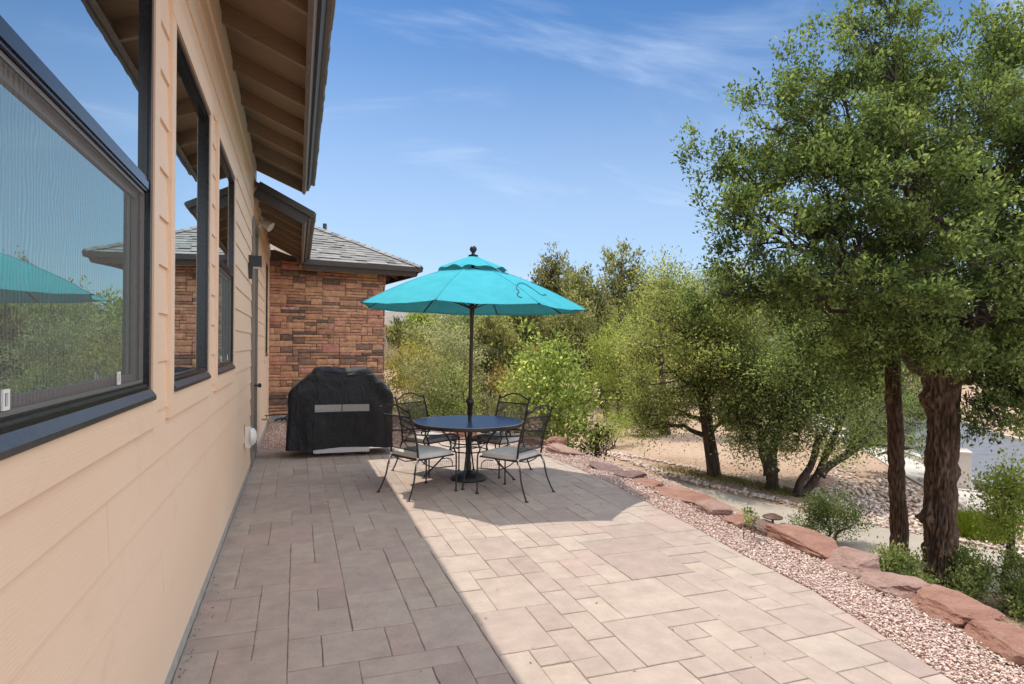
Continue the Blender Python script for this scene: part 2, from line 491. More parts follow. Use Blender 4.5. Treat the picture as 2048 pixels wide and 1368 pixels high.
L['deep'] = leafmat('leaf_deep_green', (0.1084, 0.1427, 0.05), (0.2492, 0.301, 0.1137), (0.5207, 0.5342, 0.2405))
L['purple'] = leafmat('leaf_dark_purple', (0.0426, 0.0376, 0.0301), (0.0844, 0.067, 0.0545), (0.133, 0.1018, 0.0769))
L['grassy'] = leafmat('grass_blade', (0.1, 0.14, 0.018), (0.165, 0.215, 0.024), (0.24, 0.27, 0.045), 0.4)
L['drygrass'] = leafmat('dry_grass', (0.13, 0.12, 0.04), (0.21, 0.19, 0.065), (0.3, 0.26, 0.11), 0.35)

# ------------------------------------------------------------------ sky, sun, camera
FILL_GLOW = 10.8  # radiance of the fill patch added to the unseen part of the sky
SUN = Vector((-0.21, 0.375, 1.0)).normalized()
w = bpy.data.worlds.new('World'); sc.world = w; w.use_nodes = True
nt = w.node_tree; nt.nodes.clear()
out = N(nt, 'OutputWorld'); bg = N(nt, 'Background')
sky = N(nt, 'TexSky', sky_type='NISHITA'); sky.sun_disc = False
sky.sun_elevation = math.asin(SUN.z); sky.sun_rotation = math.atan2(SUN.x, SUN.y)
sky.altitude = 1500; sky.air_density = 1.0; sky.dust_density = 0.8; sky.ozone_density = 2.0
hs = N(nt, 'HueSaturation'); inp(hs, Saturation=1.24, Value=0.97)
nt.links.new(sky.outputs[0], hs.inputs['Color'])
tc = N(nt, 'TexCoord'); sp = N(nt, 'SeparateXYZ'); nt.links.new(tc.outputs['Generated'], sp.inputs[0])
dv = N(nt, 'Math', operation='ADD'); nt.links.new(sp.outputs[2], dv.inputs[0]); dv.inputs[1].default_value = 0.22
dx = N(nt, 'Math', operation='DIVIDE'); nt.links.new(sp.outputs[0], dx.inputs[0]); nt.links.new(dv.outputs[0], dx.inputs[1])
dy = N(nt, 'Math', operation='DIVIDE'); nt.links.new(sp.outputs[1], dy.inputs[0]); nt.links.new(dv.outputs[0], dy.inputs[1])
cb = N(nt, 'CombineXYZ'); nt.links.new(dx.outputs[0], cb.inputs[0]); nt.links.new(dy.outputs[0], cb.inputs[1])
mp = N(nt, 'Mapping'); inp(mp, Scale=(0.75, 1.9, 1.0), Rotation=(0, 0, 0.35), Location=(3.1, 1.7, 0)); nt.links.new(cb.outputs[0], mp.inputs[0])
c1 = noise(nt, 1.15, 9, 0.58, mp.outputs[0], 0.9)
mp2 = N(nt, 'Mapping'); inp(mp2, Scale=(0.5, 0.5, 1.0), Location=(9.3, 4.4, 0)); nt.links.new(cb.outputs[0], mp2.inputs[0])
c2 = noise(nt, 1.0, 4, 0.5, mp2.outputs[0])
cm = ramp(nt, c1, [(0.53, (0, 0, 0)), (0.80, (1, 1, 1))], 'EASE')
cm2 = ramp(nt, c2, [(0.40, (0.06,) * 3), (0.68, (1, 1, 1))], 'EASE')
cmask = mixc(nt, cm, cm2, 1.0, 'MULTIPLY')
fac = N(nt, 'Math', operation='MULTIPLY'); nt.links.new(cmask, fac.inputs[0]); fac.inputs[1].default_value = 0.62
# pale air low over the wood
hz = ramp(nt, sp.outputs[2], [(0.0, (0.72,) * 3), (0.15, (0.52,) * 3), (0.52, (0.0,) * 3)], 'EASE')
sk0 = mixc(nt, hs.outputs[0], (4.3, 5.4, 6.9), hz)
sk1 = mixc(nt, sk0, (5.2, 6.1, 7.6), fac.outputs[0])
# added unseen cloud-like glow high behind and right of the viewer, fills the shade
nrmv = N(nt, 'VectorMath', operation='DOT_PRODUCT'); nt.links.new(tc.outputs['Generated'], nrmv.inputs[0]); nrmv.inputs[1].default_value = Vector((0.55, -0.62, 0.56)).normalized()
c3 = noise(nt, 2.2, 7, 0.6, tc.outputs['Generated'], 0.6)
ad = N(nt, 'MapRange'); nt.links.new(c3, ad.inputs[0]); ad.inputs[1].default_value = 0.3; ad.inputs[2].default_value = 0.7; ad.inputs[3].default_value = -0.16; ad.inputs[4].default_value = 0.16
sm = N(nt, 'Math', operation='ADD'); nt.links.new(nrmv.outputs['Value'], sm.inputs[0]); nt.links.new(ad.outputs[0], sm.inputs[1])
fill_mask = ramp(nt, sm.outputs[0], [(0.30, (0, 0, 0)), (0.55, (1, 1, 1))], 'EASE')
sk = mixc(nt, sk1, (FILL_GLOW, FILL_GLOW * 1.06, FILL_GLOW * 1.19), fill_mask)
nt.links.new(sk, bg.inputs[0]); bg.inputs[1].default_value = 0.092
nt.links.new(bg.outputs[0], out.inputs[0])

ld = bpy.data.lights.new('sun', 'SUN'); ld.energy = 2.4; ld.angle = radians(0.55); ld.color = (1.0, 0.94, 0.84)
lo = bpy.data.objects.new('sun', ld); link(lo)
lo.rotation_euler = (-SUN).to_track_quat('-Z', 'Y').to_euler()

cd = bpy.data.cameras.new('camera'); cam = bpy.data.objects.new('camera', cd); link(cam)
cd.sensor_width = 36; cd.lens = FPX / 2048 * 36; cd.clip_start = 0.05; cd.clip_end = 2000
cd.shift_y = (HOR - 684) / 2048
F = Vector((SN, CS, 0)); Rt = Vector((CS, -SN, 0)); U = Vector((0, 0, 1))
r2 = Rt * cos(ROLL) + U * sin(ROLL); u2 = -Rt * sin(ROLL) + U * cos(ROLL)
cam.matrix_world = Matrix(((r2.x, u2.x, -F.x, 0), (r2.y, u2.y, -F.y, 0), (r2.z, u2.z, -F.z, EYE), (0, 0, 0, 1)))
sc.camera = cam
sc.view_settings.view_transform = 'Standard'; sc.view_settings.look = 'None'; sc.view_settings.exposure = 0.76; sc.view_settings.gamma = 1
sc.cycles.use_denoising = True
try: sc.cycles.denoiser = 'OPENIMAGEDENOISE'
except Exception: pass
sc.cycles.max_bounces = 7; sc.cycles.diffuse_bounces = 4; sc.cycles.glossy_bounces = 3; sc.cycles.transmission_bounces = 3; sc.cycles.transparent_max_bounces = 10
sc.cycles.use_adaptive_sampling = True; sc.cycles.adaptive_threshold = 0.012
sc.cycles.caustics_reflective = False; sc.cycles.caustics_refractive = False
sc.cycles.sample_clamp_indirect = 6; sc.cycles.sample_clamp_direct = 3.0

# ------------------------------------------------------------------ terrain
PATIO_EDGE = [G(1915, 1368), G(1768, 1271), G(1681, 1216), G(1617, 1174), G(1500, 1117), G(1390, 1054), G(1280, 997), G(1200, 955), G(1140, 930), G(1090, 911)]
BOULDER_LINE = [Vector((3.55, -3, 0)), Vector((3.62, 1.5, 0)), Vector((3.78, 2.6, 0)), Vector((3.92, 3.6, 0)), Vector((4.05, 5.0, 0)), Vector((4.25, 6.4, 0)), Vector((4.2, 7.6, 0)), Vector((4.0, 8.8, 0)),
                Vector((3.55, 9.9, 0)), Vector((3.0, 10.9, 0)), Vector((2.4, 11.8, 0)), Vector((2.15, 12.6, 0)), Vector((2.15, 17, 0))]
BLX = np.array([p.x for p in BOULDER_LINE]); BLY = np.array([p.y for p in BOULDER_LINE])


def edge_x(y): return np.interp(y, BLY, BLX)


def sstep(a, b, x):
    t = np.clip((x - a) / (b - a), 0, 1); return t * t * (3 - 2 * t)


def dist_out(x, y):
    """Distance outside the retained patio terrace (0 inside)."""
    x = np.asarray(x, float); y = np.asarray(y, float)
    best = np.full(x.shape, 1e9)
    for i in range(len(BLX) - 1):
        ax, ay, bx, by = BLX[i], BLY[i], BLX[i + 1], BLY[i + 1]
        t = np.clip(((x - ax) * (bx - ax) + (y - ay) * (by - ay)) / ((bx - ax) ** 2 + (by - ay) ** 2), 0, 1)
        best = np.minimum(best, np.hypot(x - ax - t * (bx - ax), y - ay - t * (by - ay)))
    inside = (x < edge_x(y)) & (y < 17)
    return np.where(inside, 0, best)


def hgt(x, y):
    x = np.asarray(x, float); y = np.asarray(y, float)
    d = dist_out(x, y)
    z = -0.025 - 0.86 * sstep(0.0, 2.1, d)
    # street side drops away to the right, wood climbs far ahead
    side = x * 0.80 - y * 0.42
    z = z - 1.0 * sstep(4.5, 11.0, side) * sstep(3, 12, d)
    far = np.hypot(x, y)
    z = z - 0.35 * sstep(10, 22, y) * (d > 0) * sstep(0, 4, d) + 2.4 * sstep(26, 75, far) * sstep(-4, 30, y)
    z = z + 0.05 * np.sin(x * 0.9 + 1) * np.sin(y * 0.7) * sstep(1, 5, d) + 0.12 * np.sin(x * 0.23) * np.cos(y * 0.19) * sstep(6, 14, d)
    return z


def H(x, y): return float(hgt(np.array([x]), np.array([y]))[0])


_ZG = 3.0 * 1.006 ** np.arange(640)


def on_ground(u, v):
    """Ground point seen at pixel u,v (first place where the sight line meets the terrain)."""
    o = np.array(P(u, v, 0.0)); d = np.array(P(u, v, 1.0)) - o
    zs = _ZG
    for _ in range(2):
        q = o + zs[:, None] * d
        below = q[:, 2] <= hgt(q[:, 0], q[:, 1])
        i = int(np.argmax(below)) if below.any() else len(zs) - 1
        zs = np.linspace(zs[max(i - 1, 0)], zs[i], 24)
    return P(u, v, float(zs[-1] if not below.any() else zs[min(i, 23)]))


def ground_at(u, Z):
    """Ground point in the column of pixel u at axis distance Z."""
    p = P(u, 900, Z); p.z = H(p.x, p.y); return p


def axis_lines(lo, hi, near, step, grow):
    a = [near]
    s = step; x = near
    while x < hi: x += s; a.append(x); s = s * grow if x > 16 else s
    b = []; x = near; s = step
    while x > lo: x -= s; b.append(x); s = s * grow if x < -6 else s
    return np.array(b[::-1] + a)

gx = axis_lines(-260, 420, 0.0, 0.3, 1.10); gy = axis_lines(-200, 480, 0.0, 0.3, 1.10)
XX, YY = np.meshgrid(gx, gy, indexing='ij')
ZZ = hgt(XX.ravel(), YY.ravel())
vv_ = np.stack([XX.ravel(), YY.ravel(), ZZ], 1)
nx, ny = len(gx), len(gy)
ii, jj = np.meshgrid(np.arange(nx - 1), np.arange(ny - 1), indexing='ij')
q = (ii * ny + jj).ravel()
tag(np_mesh('ground', vv_, np.stack([q, q + ny, q + ny + 1, q + 1], 1), M['soil'], smooth=True), kind='structure')


def strip(name, left, right, mat, lift, n=60, sub=6):
    """Ribbon that follows the terrain between two point lists."""
    def res(pts):
        pts = [Vector((p[0], p[1], 0)) for p in pts]
        acc = [0]
        for a, b in zip(pts, pts[1:]): acc.append(acc[-1] + (b - a).length)
        ts = np.linspace(0, acc[-1], n)
        return np.interp(ts, acc, [p.x for p in pts]), np.interp(ts, acc, [p.y for p in pts])
    lx, ly = res(left); rx, ry = res(right)
    V = []
    for k in range(sub + 1):
        f = k / sub; x = lx * (1 - f) + rx * f; y = ly * (1 - f) + ry * f
        V.append(np.stack([x, y, hgt(x, y) + lift], 1))
    V = np.concatenate(V)
    a, b = np.meshgrid(np.arange(sub), np.arange(n - 1), indexing='ij'); qq = (a * n + b).ravel()
    return tag(np_mesh(name, V, np.stack([qq, qq + 1, qq + n + 1, qq + n], 1), mat, smooth=True), kind='structure')


# ------------------------------------------------------------------ patio of pavers
PB = 10.33                                   # far straight edge of the paving
edge_pts = [(3.02, -2.0)] + [(p.x, p.y) for p in PATIO_EDGE] + [(3.28, 9.2), (2.95, 9.9), (2.5, PB)]
EX = np.array([p[0] for p in edge_pts]); EY = np.array([p[1] for p in edge_pts])


def patio_x(y): return float(np.interp(y, EY, EX))


def ashlar(nx, ny, sizes, rng, pen=0.12, hpen=0.24):
    """Random interlocking rectangles on a grid; running joints are avoided."""
    occ = np.zeros((nx, ny), bool); out = []
    vj = np.zeros((nx + 1, ny), bool); hj = np.zeros((nx, ny + 1), bool)
    for j in range(ny):
        for i in range(nx):
            if occ[i, j]: continue
            opts = []
            for (a, b, wgt) in sizes:
                if i + a <= nx and j + b <= ny and not occ[i:i + a, j:j + b].any():
                    if j > 0 and 0 < i + a < nx and vj[i + a, j - 1]: wgt = wgt * pen
                    if i > 0 and hj[i - 1, j + b]: wgt = wgt * hpen
                    opts.append((a, b, wgt))
            if not opts: opts = [(1, 1, 1)]
            a, b, _ = rng.choices(opts, [o[2] for o in opts])[0]
            occ[i:i + a, j:j + b] = True
            vj[i, j:j + b] = True; vj[i + a, j:j + b] = True; hj[i:i + a, j] = True; hj[i:i + a, j + b] = True
            out.append((i, j, a, b))
    return out


def slab_top(mb, poly, z, th, tint, bev=0.003, wob=None):
    """Paver from a polygon in plan: sides, small chamfer, top."""
    n = len(poly)
    c = Vector((sum(p[0] for p in poly) / n, sum(p[1] for p in poly) / n, 0))
    vs = []
    for p in poly: vs.append(Vector((p[0], p[1], z - th)))
    for p in poly: vs.append(Vector((p[0], p[1], z - bev)))
    for p in poly:
        d = (c - Vector((p[0], p[1], 0))); d.normalize()
        vs.append(Vector((p[0], p[1], 0)) + d * bev * 1.3 + Vector((0, 0, z)))
    fs = [(i, (i + 1) % n, (i + 1) % n + n, i + n) for i in range(n)] + [(i + n, (i + 1) % n + n, (i + 1) % n + 2 * n, i + 2 * n) for i in range(n)]
    fs.append(tuple(range(2 * n, 3 * n)))
    mb.add(vs, fs, tint)


def clip_poly(poly, inside, cut):
    out = []
    for i in range(len(poly)):
        a, b = poly[i], poly[(i + 1) % len(poly)]
        ia, ib = inside(a), inside(b)
        if ia: out.append(a)
        if ia != ib: out.append(cut(a, b))
    return out


def bis(a, b, inside):
    ia = inside(a)
    lo, hi = 0.0, 1.0
    for _ in range(22):
        m = (lo + hi) / 2
        p = (a[0] + (b[0] - a[0]) * m, a[1] + (b[1] - a[1]) * m)
        if inside(p) == ia: lo = m
        else: hi = m
    return (a[0] + (b[0] - a[0]) * lo, a[1] + (b[1] - a[1]) * lo)

UN = 0.176
mb = MB()
rngp = random.Random(21)
ins = lambda p: p[0] < patio_x(p[1]) - 0.004
lay = ashlar(24, 73, [(2, 2, 3.0), (3, 2, 3.6), (2, 3, 2.6), (3, 3, 1.2), (1, 2, 1.6), (2, 1, 2.4), (3, 1, 1.2), (4, 2, .5), (1, 1, .5)], rngp)
for (i, j, a, b) in lay:
    g, gy_ = 0.0015, 0.0036
    x0 = WX + 0.008 + i * UN; x1 = x0 + a * UN; y1 = PB - j * UN; y0 = y1 - b * UN
    jit = lambda: rngp.uniform(-0.0012, 0.0012)
    poly = [(x0 + g + jit(), y0 + gy_ + jit()), (x1 - g + jit(), y0 + gy_ + jit()), (x1 - g + jit(), y1 - gy_ + jit()), (x0 + g + jit(), y1 - gy_ + jit())]
    # one extra point per long side gives the edge a slight waver
    if all(not ins(p) for p in poly): continue
    if any(not ins(p) for p in poly):
        poly = clip_poly(poly, ins, lambda p, q: bis(p, q, ins))
        if len(poly) < 3: continue
    sub_ = []
    for k in range(len(poly)):
        p0, p1 = poly[k], poly[(k + 1) % len(poly)]; ln = math.hypot(p1[0] - p0[0], p1[1] - p0[1]); m_n = max(1, int(ln / 0.07))
        dx_, dy_ = (p1[0] - p0[0]) / ln, (p1[1] - p0[1]) / ln
        for q_ in range(m_n):
            jj_ = rngp.uniform(-0.0016, 0.0028) if q_ else rngp.uniform(0, .002)
            sub_.append((p0[0] + (p1[0] - p0[0]) * q_ / m_n - dy_ * jj_, p0[1] + (p1[1] - p0[1]) * q_ / m_n + dx_ * jj_))
    poly = sub_
    ar = abs(sum(poly[k][0] * poly[(k + 1) % len(poly)][1] - poly[(k + 1) % len(poly)][0] * poly[k][1] for k in range(len(poly)))) / 2
    if ar < 0.004: continue
    t = min(1, max(0, rngp.gauss(0.45, 0.2)))
    r = rngp.random()
    if r < 0.07: t = 0.9
    elif r < 0.15: t = 1.0
    slab_top(mb, poly, rngp.gauss(0, 0.0011), 0.03, t)
pat = mb.build('patio', M['paver']); tag(pat, kind='structure')
# joint sand under the pavers
js = [(WX, y) for y in np.linspace(-2, PB, 40)]
V = []; Fc = []
for k, y in enumerate(np.linspace(-2.2, PB, 60)):
    V += [(WX - 0.02, y, -0.0055), (patio_x(y) - 0.01, y, -0.0055)]
    if k: Fc.append((2 * k - 2, 2 * k - 1, 2 * k + 1, 2 * k))
m_ = MB(); m_.add(V, Fc); tag(m_.build('patio_base', M['joint']), kind='structure')

# ------------------------------------------------------------------ loose stone
def stone_shapes(k, rng, flat=0.55):
    out = []
    bm = bmesh.new(); bmesh.ops.create_icosphere(bm, subdivisions=1, radius=0.5)
    vs = np.array([v.co[:] for v in bm.verts]); bm.verts.ensure_lookup_table()
    fs = np.array([[v.index for v in f.verts] for f in bm.faces]); bm.free()
    for _ in range(k):
        s = np.array([1.0, rng.uniform(0.55, 0.95), rng.uniform(flat * 0.7, flat * 1.25)])
        p = vs * s * (1 + rng.uniform(-0.24, 0.24, (len(vs), 1)))
        # cut by a plane or two for chipped facets
        for _ in range(4):
            nrm = rng.normal(size=3); nrm /= np.linalg.norm(nrm); d = p @ nrm; lim = rng.uniform(0.10, 0.26)
            p = p - np.outer(np.clip(d - lim, 0, None), nrm)
        out.append(p)
    return out, fs


def scatter(name, pts, sizes, mat, rng, flat=0.55, kind='stuff', tint=None):
    shp, fs = stone_shapes(10, rng, flat)
    n = len(pts); V = np.empty((n, 12, 3), np.float32)
    which = rng.randint(0, 10, n); ang = rng.uniform(0, 2 * pi, n)
    tl = rng.normal(0, 0.35, (n, 2))
    for k in range(10):
        I = np.where(which == k)[0]
        p = np.broadcast_to(shp[k], (len(I), 12, 3)) * sizes[I][:, None, None]
        # tilt, then spin
        a = tl[I, 0][:, None]; y = p[..., 1] * np.cos(a) - p[..., 2] * np.sin(a); z = p[..., 1] * np.sin(a) + p[..., 2] * np.cos(a); x = p[..., 0]
        b = tl[I, 1][:, None]; x, z = x * np.cos(b) + z * np.sin(b), -x * np.sin(b) + z * np.cos(b)
        c = ang[I][:, None]; x, y = x * np.cos(c) - y * np.sin(c), x * np.sin(c) + y * np.cos(c)
        V[I] = np.stack([x, y, z], -1) + pts[I][:, None, :]
    FS = (fs[None] + (np.arange(n) * 12)[:, None, None]).reshape(-1, 3)
    tt = rng.uniform(0, 1, n) if tint is None else tint
    return tag(np_mesh(name, V.reshape(-1, 3), FS, mat, tint=np.repeat(tt, len(fs))), kind=kind)

# bed under the gravel
V = []; Fc = []
ys = np.linspace(-2.2, 15.4, 80)
for k, y in enumerate(ys):
    xl = patio_x(y) - 0.02 if y < PB - 0.02 else WX - 0.02
    V += [(xl, y, -0.022), (float(edge_x(y)) + 0.02, y, -0.022)]
    if k: Fc.append((2 * k - 2, 2 * k - 1, 2 * k + 1, 2 * k))
m_ = MB(); m_.add(V, Fc); tag(m_.build('gravel_bed', simple('gravel_bed', (0.30, 0.17, 0.13), (0.48, 0.32, 0.26), 60, 0.95, bs=90)), kind='structure')

pts = []
def fill(n, y0, y1, smin, smax, z=-0.012):
    c = 0
    while c < n:
        y = NR.uniform(y0, y1); xl = patio_x(y) + 0.006 if y < PB + 0.01 else WX + 0.05
        xr = float(edge_x(y)) + 0.12
        x = NR.uniform(-0.6, 4.5)
        if x < xl or x > xr: continue
        s = NR.uniform(smin, smax) * (1.5 if NR.rand() < 0.06 else 1)
        pts.append((x, y, z + NR.uniform(-0.002, 0.014) + s * 0.16, s)); c += 1
fill(15000, 1.6, 4.6, 0.012, 0.029)
fill(8500, 4.6, 8.8, 0.018, 0.033)
fill(7500, 8.8, 13.8, 0.028, 0.046)
A = np.array(pts)
scatter('gravel', A[:, :3], A[:, 3], M['gravel'], np.random.RandomState(3), 0.42)

# ------------------------------------------------------------------ driveway, street
far_px = [(2130, 1132), (2048, 1113), (1920, 1088), (1800, 1063), (1700, 1043), (1600, 1021), (1500, 1000), (1420, 981), (1345, 963)]
far_e = [on_ground(*p) for p in far_px]
d0 = (far_e[-1] - far_e[-3]).normalized(); far_e.append(far_e[-1] + d0 * 3.0)
near_e = []
for k, p in enumerate(far_e):
    t = (far_e[min(k + 1, len(far_e) - 1)] - far_e[max(k - 1, 0)]).normalized()
    nrm = Vector((-t.y, t.x, 0))
    if nrm.dot(-p) < 0: nrm = -nrm
    wdt = 1.75 if k < 6 else (1.65, 1.35, 0.95, 0.8)[min(k - 6, 3)]
    near_e.append(p + nrm * wdt)
strip('driveway', far_e, near_e, M['drive'], 0.012)

rl = [on_ground(*p) for p in [(2100, 1035), (1992, 987), (1932, 958), (1885, 928)]]
dd = (rl[-1] - rl[0]).normalized()
RD = Vector((0.62, 0.785, 0)).normalized()
r0 = rl[1]
nearside = [r0 + RD * t for t in (-14, -6, 0, 5, 12, 24, 44, 80)]
rf = on_ground(1962, 892)
widthv = Vector((RD.y, -RD.x, 0))
farside = [p + widthv * 6.4 for p in nearside]
strip('road', nearside, farside, M['asphalt'], 0.02, 90, 8)


def kerb(name, line, off, wdt, hh, label):
    a = [p + widthv * off for p in line]; mbk = MB()
    res = []
    for p, q2 in zip(a, a[1:]):
        for t in np.linspace(0, 1, 12, endpoint=False): res.append(p.lerp(q2, t))
    prof = []
    for p in res:
        z = H(p.x, p.y)
        prof.append([Vector((p.x, p.y, z - 0.1)), Vector((p.x, p.y, z + hh)), Vector((p.x, p.y, z + hh)) + widthv * wdt, Vector((p.x, p.y, z - 0.1)) + widthv * wdt])
    vs = [q for r in prof for q in r]; fs = []
    for i in range(len(prof) - 1):
        for k in range(3): fs.append((i * 4 + k, i * 4 + k + 1, i * 4 + k + 5, i * 4 + k + 4))
    mbk.add(vs, fs); o = mbk.build(name, M['concrete']); tag(o, kind='structure')
kerb('kerb', nearside, -0.18, 0.18, 0.14, '')
kerb('kerb', farside, 0.0, 0.18, 0.14, '')
pave_in = [p - widthv * 0.19 for p in nearside]; pave_out = [p - widthv * 1.25 for p in nearside]
strip('pavement', pave_in, pave_out, M['concrete'], 0.02, 90, 4)

# ------------------------------------------------------------------ rubble edging along the drive
def along(pxs, n, spread, smin, smax, lift=0.25):
    line = [on_ground(*p) for p in pxs]; o = []
    seg = [(b - a).length for a, b in zip(line, line[1:])]; tot = sum(seg)
    for _ in range(n):
        t = NR.uniform(0, tot); k = 0
        while k < len(seg) - 1 and t > seg[k]: t -= seg[k]; k += 1
        p = line[k].lerp(line[k + 1], t / seg[k])
        x = p.x + NR.normal(0, spread); y = p.y + NR.normal(0, spread); s = NR.uniform(smin, smax)
        o.append((x, y, H(x, y) + s * lift * 0.6, s))
    return o
rb = []
rb += along([(1215, 908), (1262, 924), (1340, 952), (1420, 972), (1500, 990), (1600, 1012), (1640, 1022)], 520, 0.06, 0.05, 0.13)
rb += along([(1200, 905), (1285, 917), (1370, 934), (1440, 950), (1530, 968), (1620, 985)], 420, 0.055, 0.05, 0.13)
rb += along([(1700, 1040), (1800, 1058), (1900, 1078), (2048, 1108)], 330, 0.06, 0.05, 0.13)
quad = [[(1650, 1003), (1600, 985)], [(1700, 1035), (1640, 955)], [(1800, 1055), (1665, 930)], [(1900, 1060), (1790, 950)], [(1990, 1085), (1960, 1020)], [(2060, 1105), (2048, 1050)]]
for _ in range(2600):
    k = NR.randint(0, len(quad) - 1); a, b = NR.rand(2)
    e1 = np.array(quad[k]); e2 = np.array(quad[k + 1]); e = e1 * (1 - a) + e2 * a; uv = e[0] * (1 - b) + e[1] * b
    p = on_ground(*uv); s = NR.uniform(0.05, 0.15)
    rb.append((p.x, p.y, p.z + s * 0.15, s))
A = np.array(rb)
scatter('rubble', A[:, :3], A[:, 3], M['rubble'], np.random.RandomState(5), 0.45)

# ------------------------------------------------------------------ boulders that retain the patio
def boulder(label, pos, size, rz, mat, seed, flat=1.0, cuts=4, name='boulder', group='boulders edging the patio'):
    rg = np.random.RandomState(seed)
    bm = bmesh.new(); bmesh.ops.create_icosphere(bm, subdivisions=5, radius=1.0)
    V = np.array([v.co[:] for v in bm.verts])
    # superellipsoid-like block then planar cleavage
    V = np.sign(V) * np.abs(V) ** 0.55
    for _ in range(cuts + 3):
        n = rg.normal(size=3); n[2] *= 0.8; n /= np.linalg.norm(n); lim = rg.uniform(0.66, 0.92)
        d = V @ n; V = V - np.outer(np.clip(d - lim, 0, None) * 0.9, n)
    from mathutils import noise as NZ
    off = Vector(rg.uniform(-50, 50, 3))
    for i in range(len(V)):
        p = Vector(V[i])
        q = NZ.fractal(p * 1.3 + off, 0.9, 2.1, 6) * 0.13 + NZ.ridged_multi_fractal(p * 1.1 - off, 1.0, 2.2, 4, 1.0, 2.0) * 0.05 + NZ.fractal(p * 5 + off, 0.7, 2.0, 5) * 0.045
        V[i] = p * (1 + q)
    V = V * np.array(size)
    for v, c in zip(bm.verts, V): v.co = c
    me = bpy.data.meshes.new(name); bm.to_mesh(me); bm.free()
    me.polygons.foreach_set('use_smooth', [True] * len(me.polygons)); me.set_sharp_from_angle(angle=radians(24))
    me.materials.append(mat)
    o = bpy.data.objects.new(name, me); link(o); o.location = pos; o.rotation_euler = (rg.uniform(-.06, .06), rg.uniform(-.08, .08), rz)
    return tag(o, label, 'boulder', group)

BR, BP, BU = M['boulder_red'], M['boulder_pink'], M['boulder_purple']
def bspan(label, a, b, hgt_, depth, mat, seed, sink=0.05, extra=0.0, flat=1.0):
    """Boulder whose patio-side foot runs from pixel a to pixel b."""
    p, q2 = G(*a), G(*b); c = (p + q2) / 2; d = q2 - p
    nrm = Vector((-d.y, d.x, 0)).normalized()
    if nrm.dot(c) < 0: nrm = -nrm
    c = c + nrm * depth * 0.42
    return boulder(label, (c.x, c.y, hgt_ * 0.18), (d.length * 0.54 + extra, depth * 0.52, hgt_ * 0.85), math.atan2(d.y, d.x), mat, seed)
bspan('big red boulder in the bottom corner, cut off by the picture edge', (1925, 1268), (2110, 1360), 0.09, 0.336, BR, 1)
bspan('long red boulder with a pale rounded top in front of the thick oak trunk', (1790, 1196), (1925, 1266), 0.08, 0.368, BR, 2)
bspan('pinkish red boulder between the blocky shaded one and the long one by the oak', (1705, 1155), (1800, 1200), 0.07, 0.336, BP, 3)
bspan('blocky boulder with a dark flat shaded face between two lower red boulders', (1640, 1118), (1722, 1158), 0.1, 0.32, BP, 4)
bspan('wide rust red slab boulder with pale veins below the small twisted shrub', (1520, 1070), (1655, 1124), 0.08, 0.4, BR, 5)
bspan('small grey purple boulder touching the low bronze path light', (1487, 1056), (1528, 1074), 0.09, 0.208, BU, 6)
bspan('low red boulder just before the grey purple stone', (1440, 1038), (1492, 1057), 0.04, 0.272, BR, 7)
bspan('narrow tilted pink boulder at the bend of the gravel strip', (1392, 1014), (1436, 1034), 0.07, 0.24, BP, 8)
bspan('flat rust orange boulder beside the start of the driveway', (1308, 980), (1392, 1012), 0.035, 0.368, BR, 9)
bspan('round brown boulder at the tip of the driveway', (1268, 964), (1310, 976), 0.05, 0.224, BR, 10)
bspan('dark maroon boulder with a shaded overhang beside the gravel', (1226, 950), (1276, 960), 0.06, 0.24, BU, 11)
bspan('low flat purple boulder beside the umbrella shadow', (1178, 932), (1232, 950), 0.03, 0.32, BU, 12)
bspan('pale red boulder at the foot of the bright green bush', (1090, 901), (1150, 913), 0.09, 0.32, BP, 13)
bspan('small red boulder behind the near right chair back', (1092, 888), (1122, 893), 0.12, 0.24, BR, 14)
bspan('dull red boulder seen through the right hand chairs', (1040, 886), (1090, 892), 0.09, 0.288, BR, 15)
bspan('orange red boulder seen under the table top', (905, 875), (952, 874), 0.15, 0.32, BR, 16)
bspan('grey flat boulder half hidden by the far left chair', (820, 873), (885, 873), 0.08, 0.32, BU, 17)
boulder('pale tan boulder lying alone on the bare soil beyond the driveway', on_ground(1640, 970) + Vector((0, 0, 0.04)), (0.34, 0.2, 0.14), 0.3, M['boulder_pink'], 30, group=None)

# low path light beside the grey purple boulder
b0 = G(1545, 1072, -0.05)
t = thing('path_light', b0, 'low bronze path light with a flat cap beside the boulders', 'path light')
m_ = MB(); m_.lathe([(0.011, 0), (0.011, 0.17)], 12); m_.build('stem', M['petal'], t, smooth=True, angle=0.6)
m_ = MB(); m_.lathe([(0.012, 0.165), (0.085, 0.165), (0.088, 0.175), (0.03, 0.2), (0.008, 0.205)], 20); m_.build('cap', M['petal'], t, smooth=True, angle=0.6)

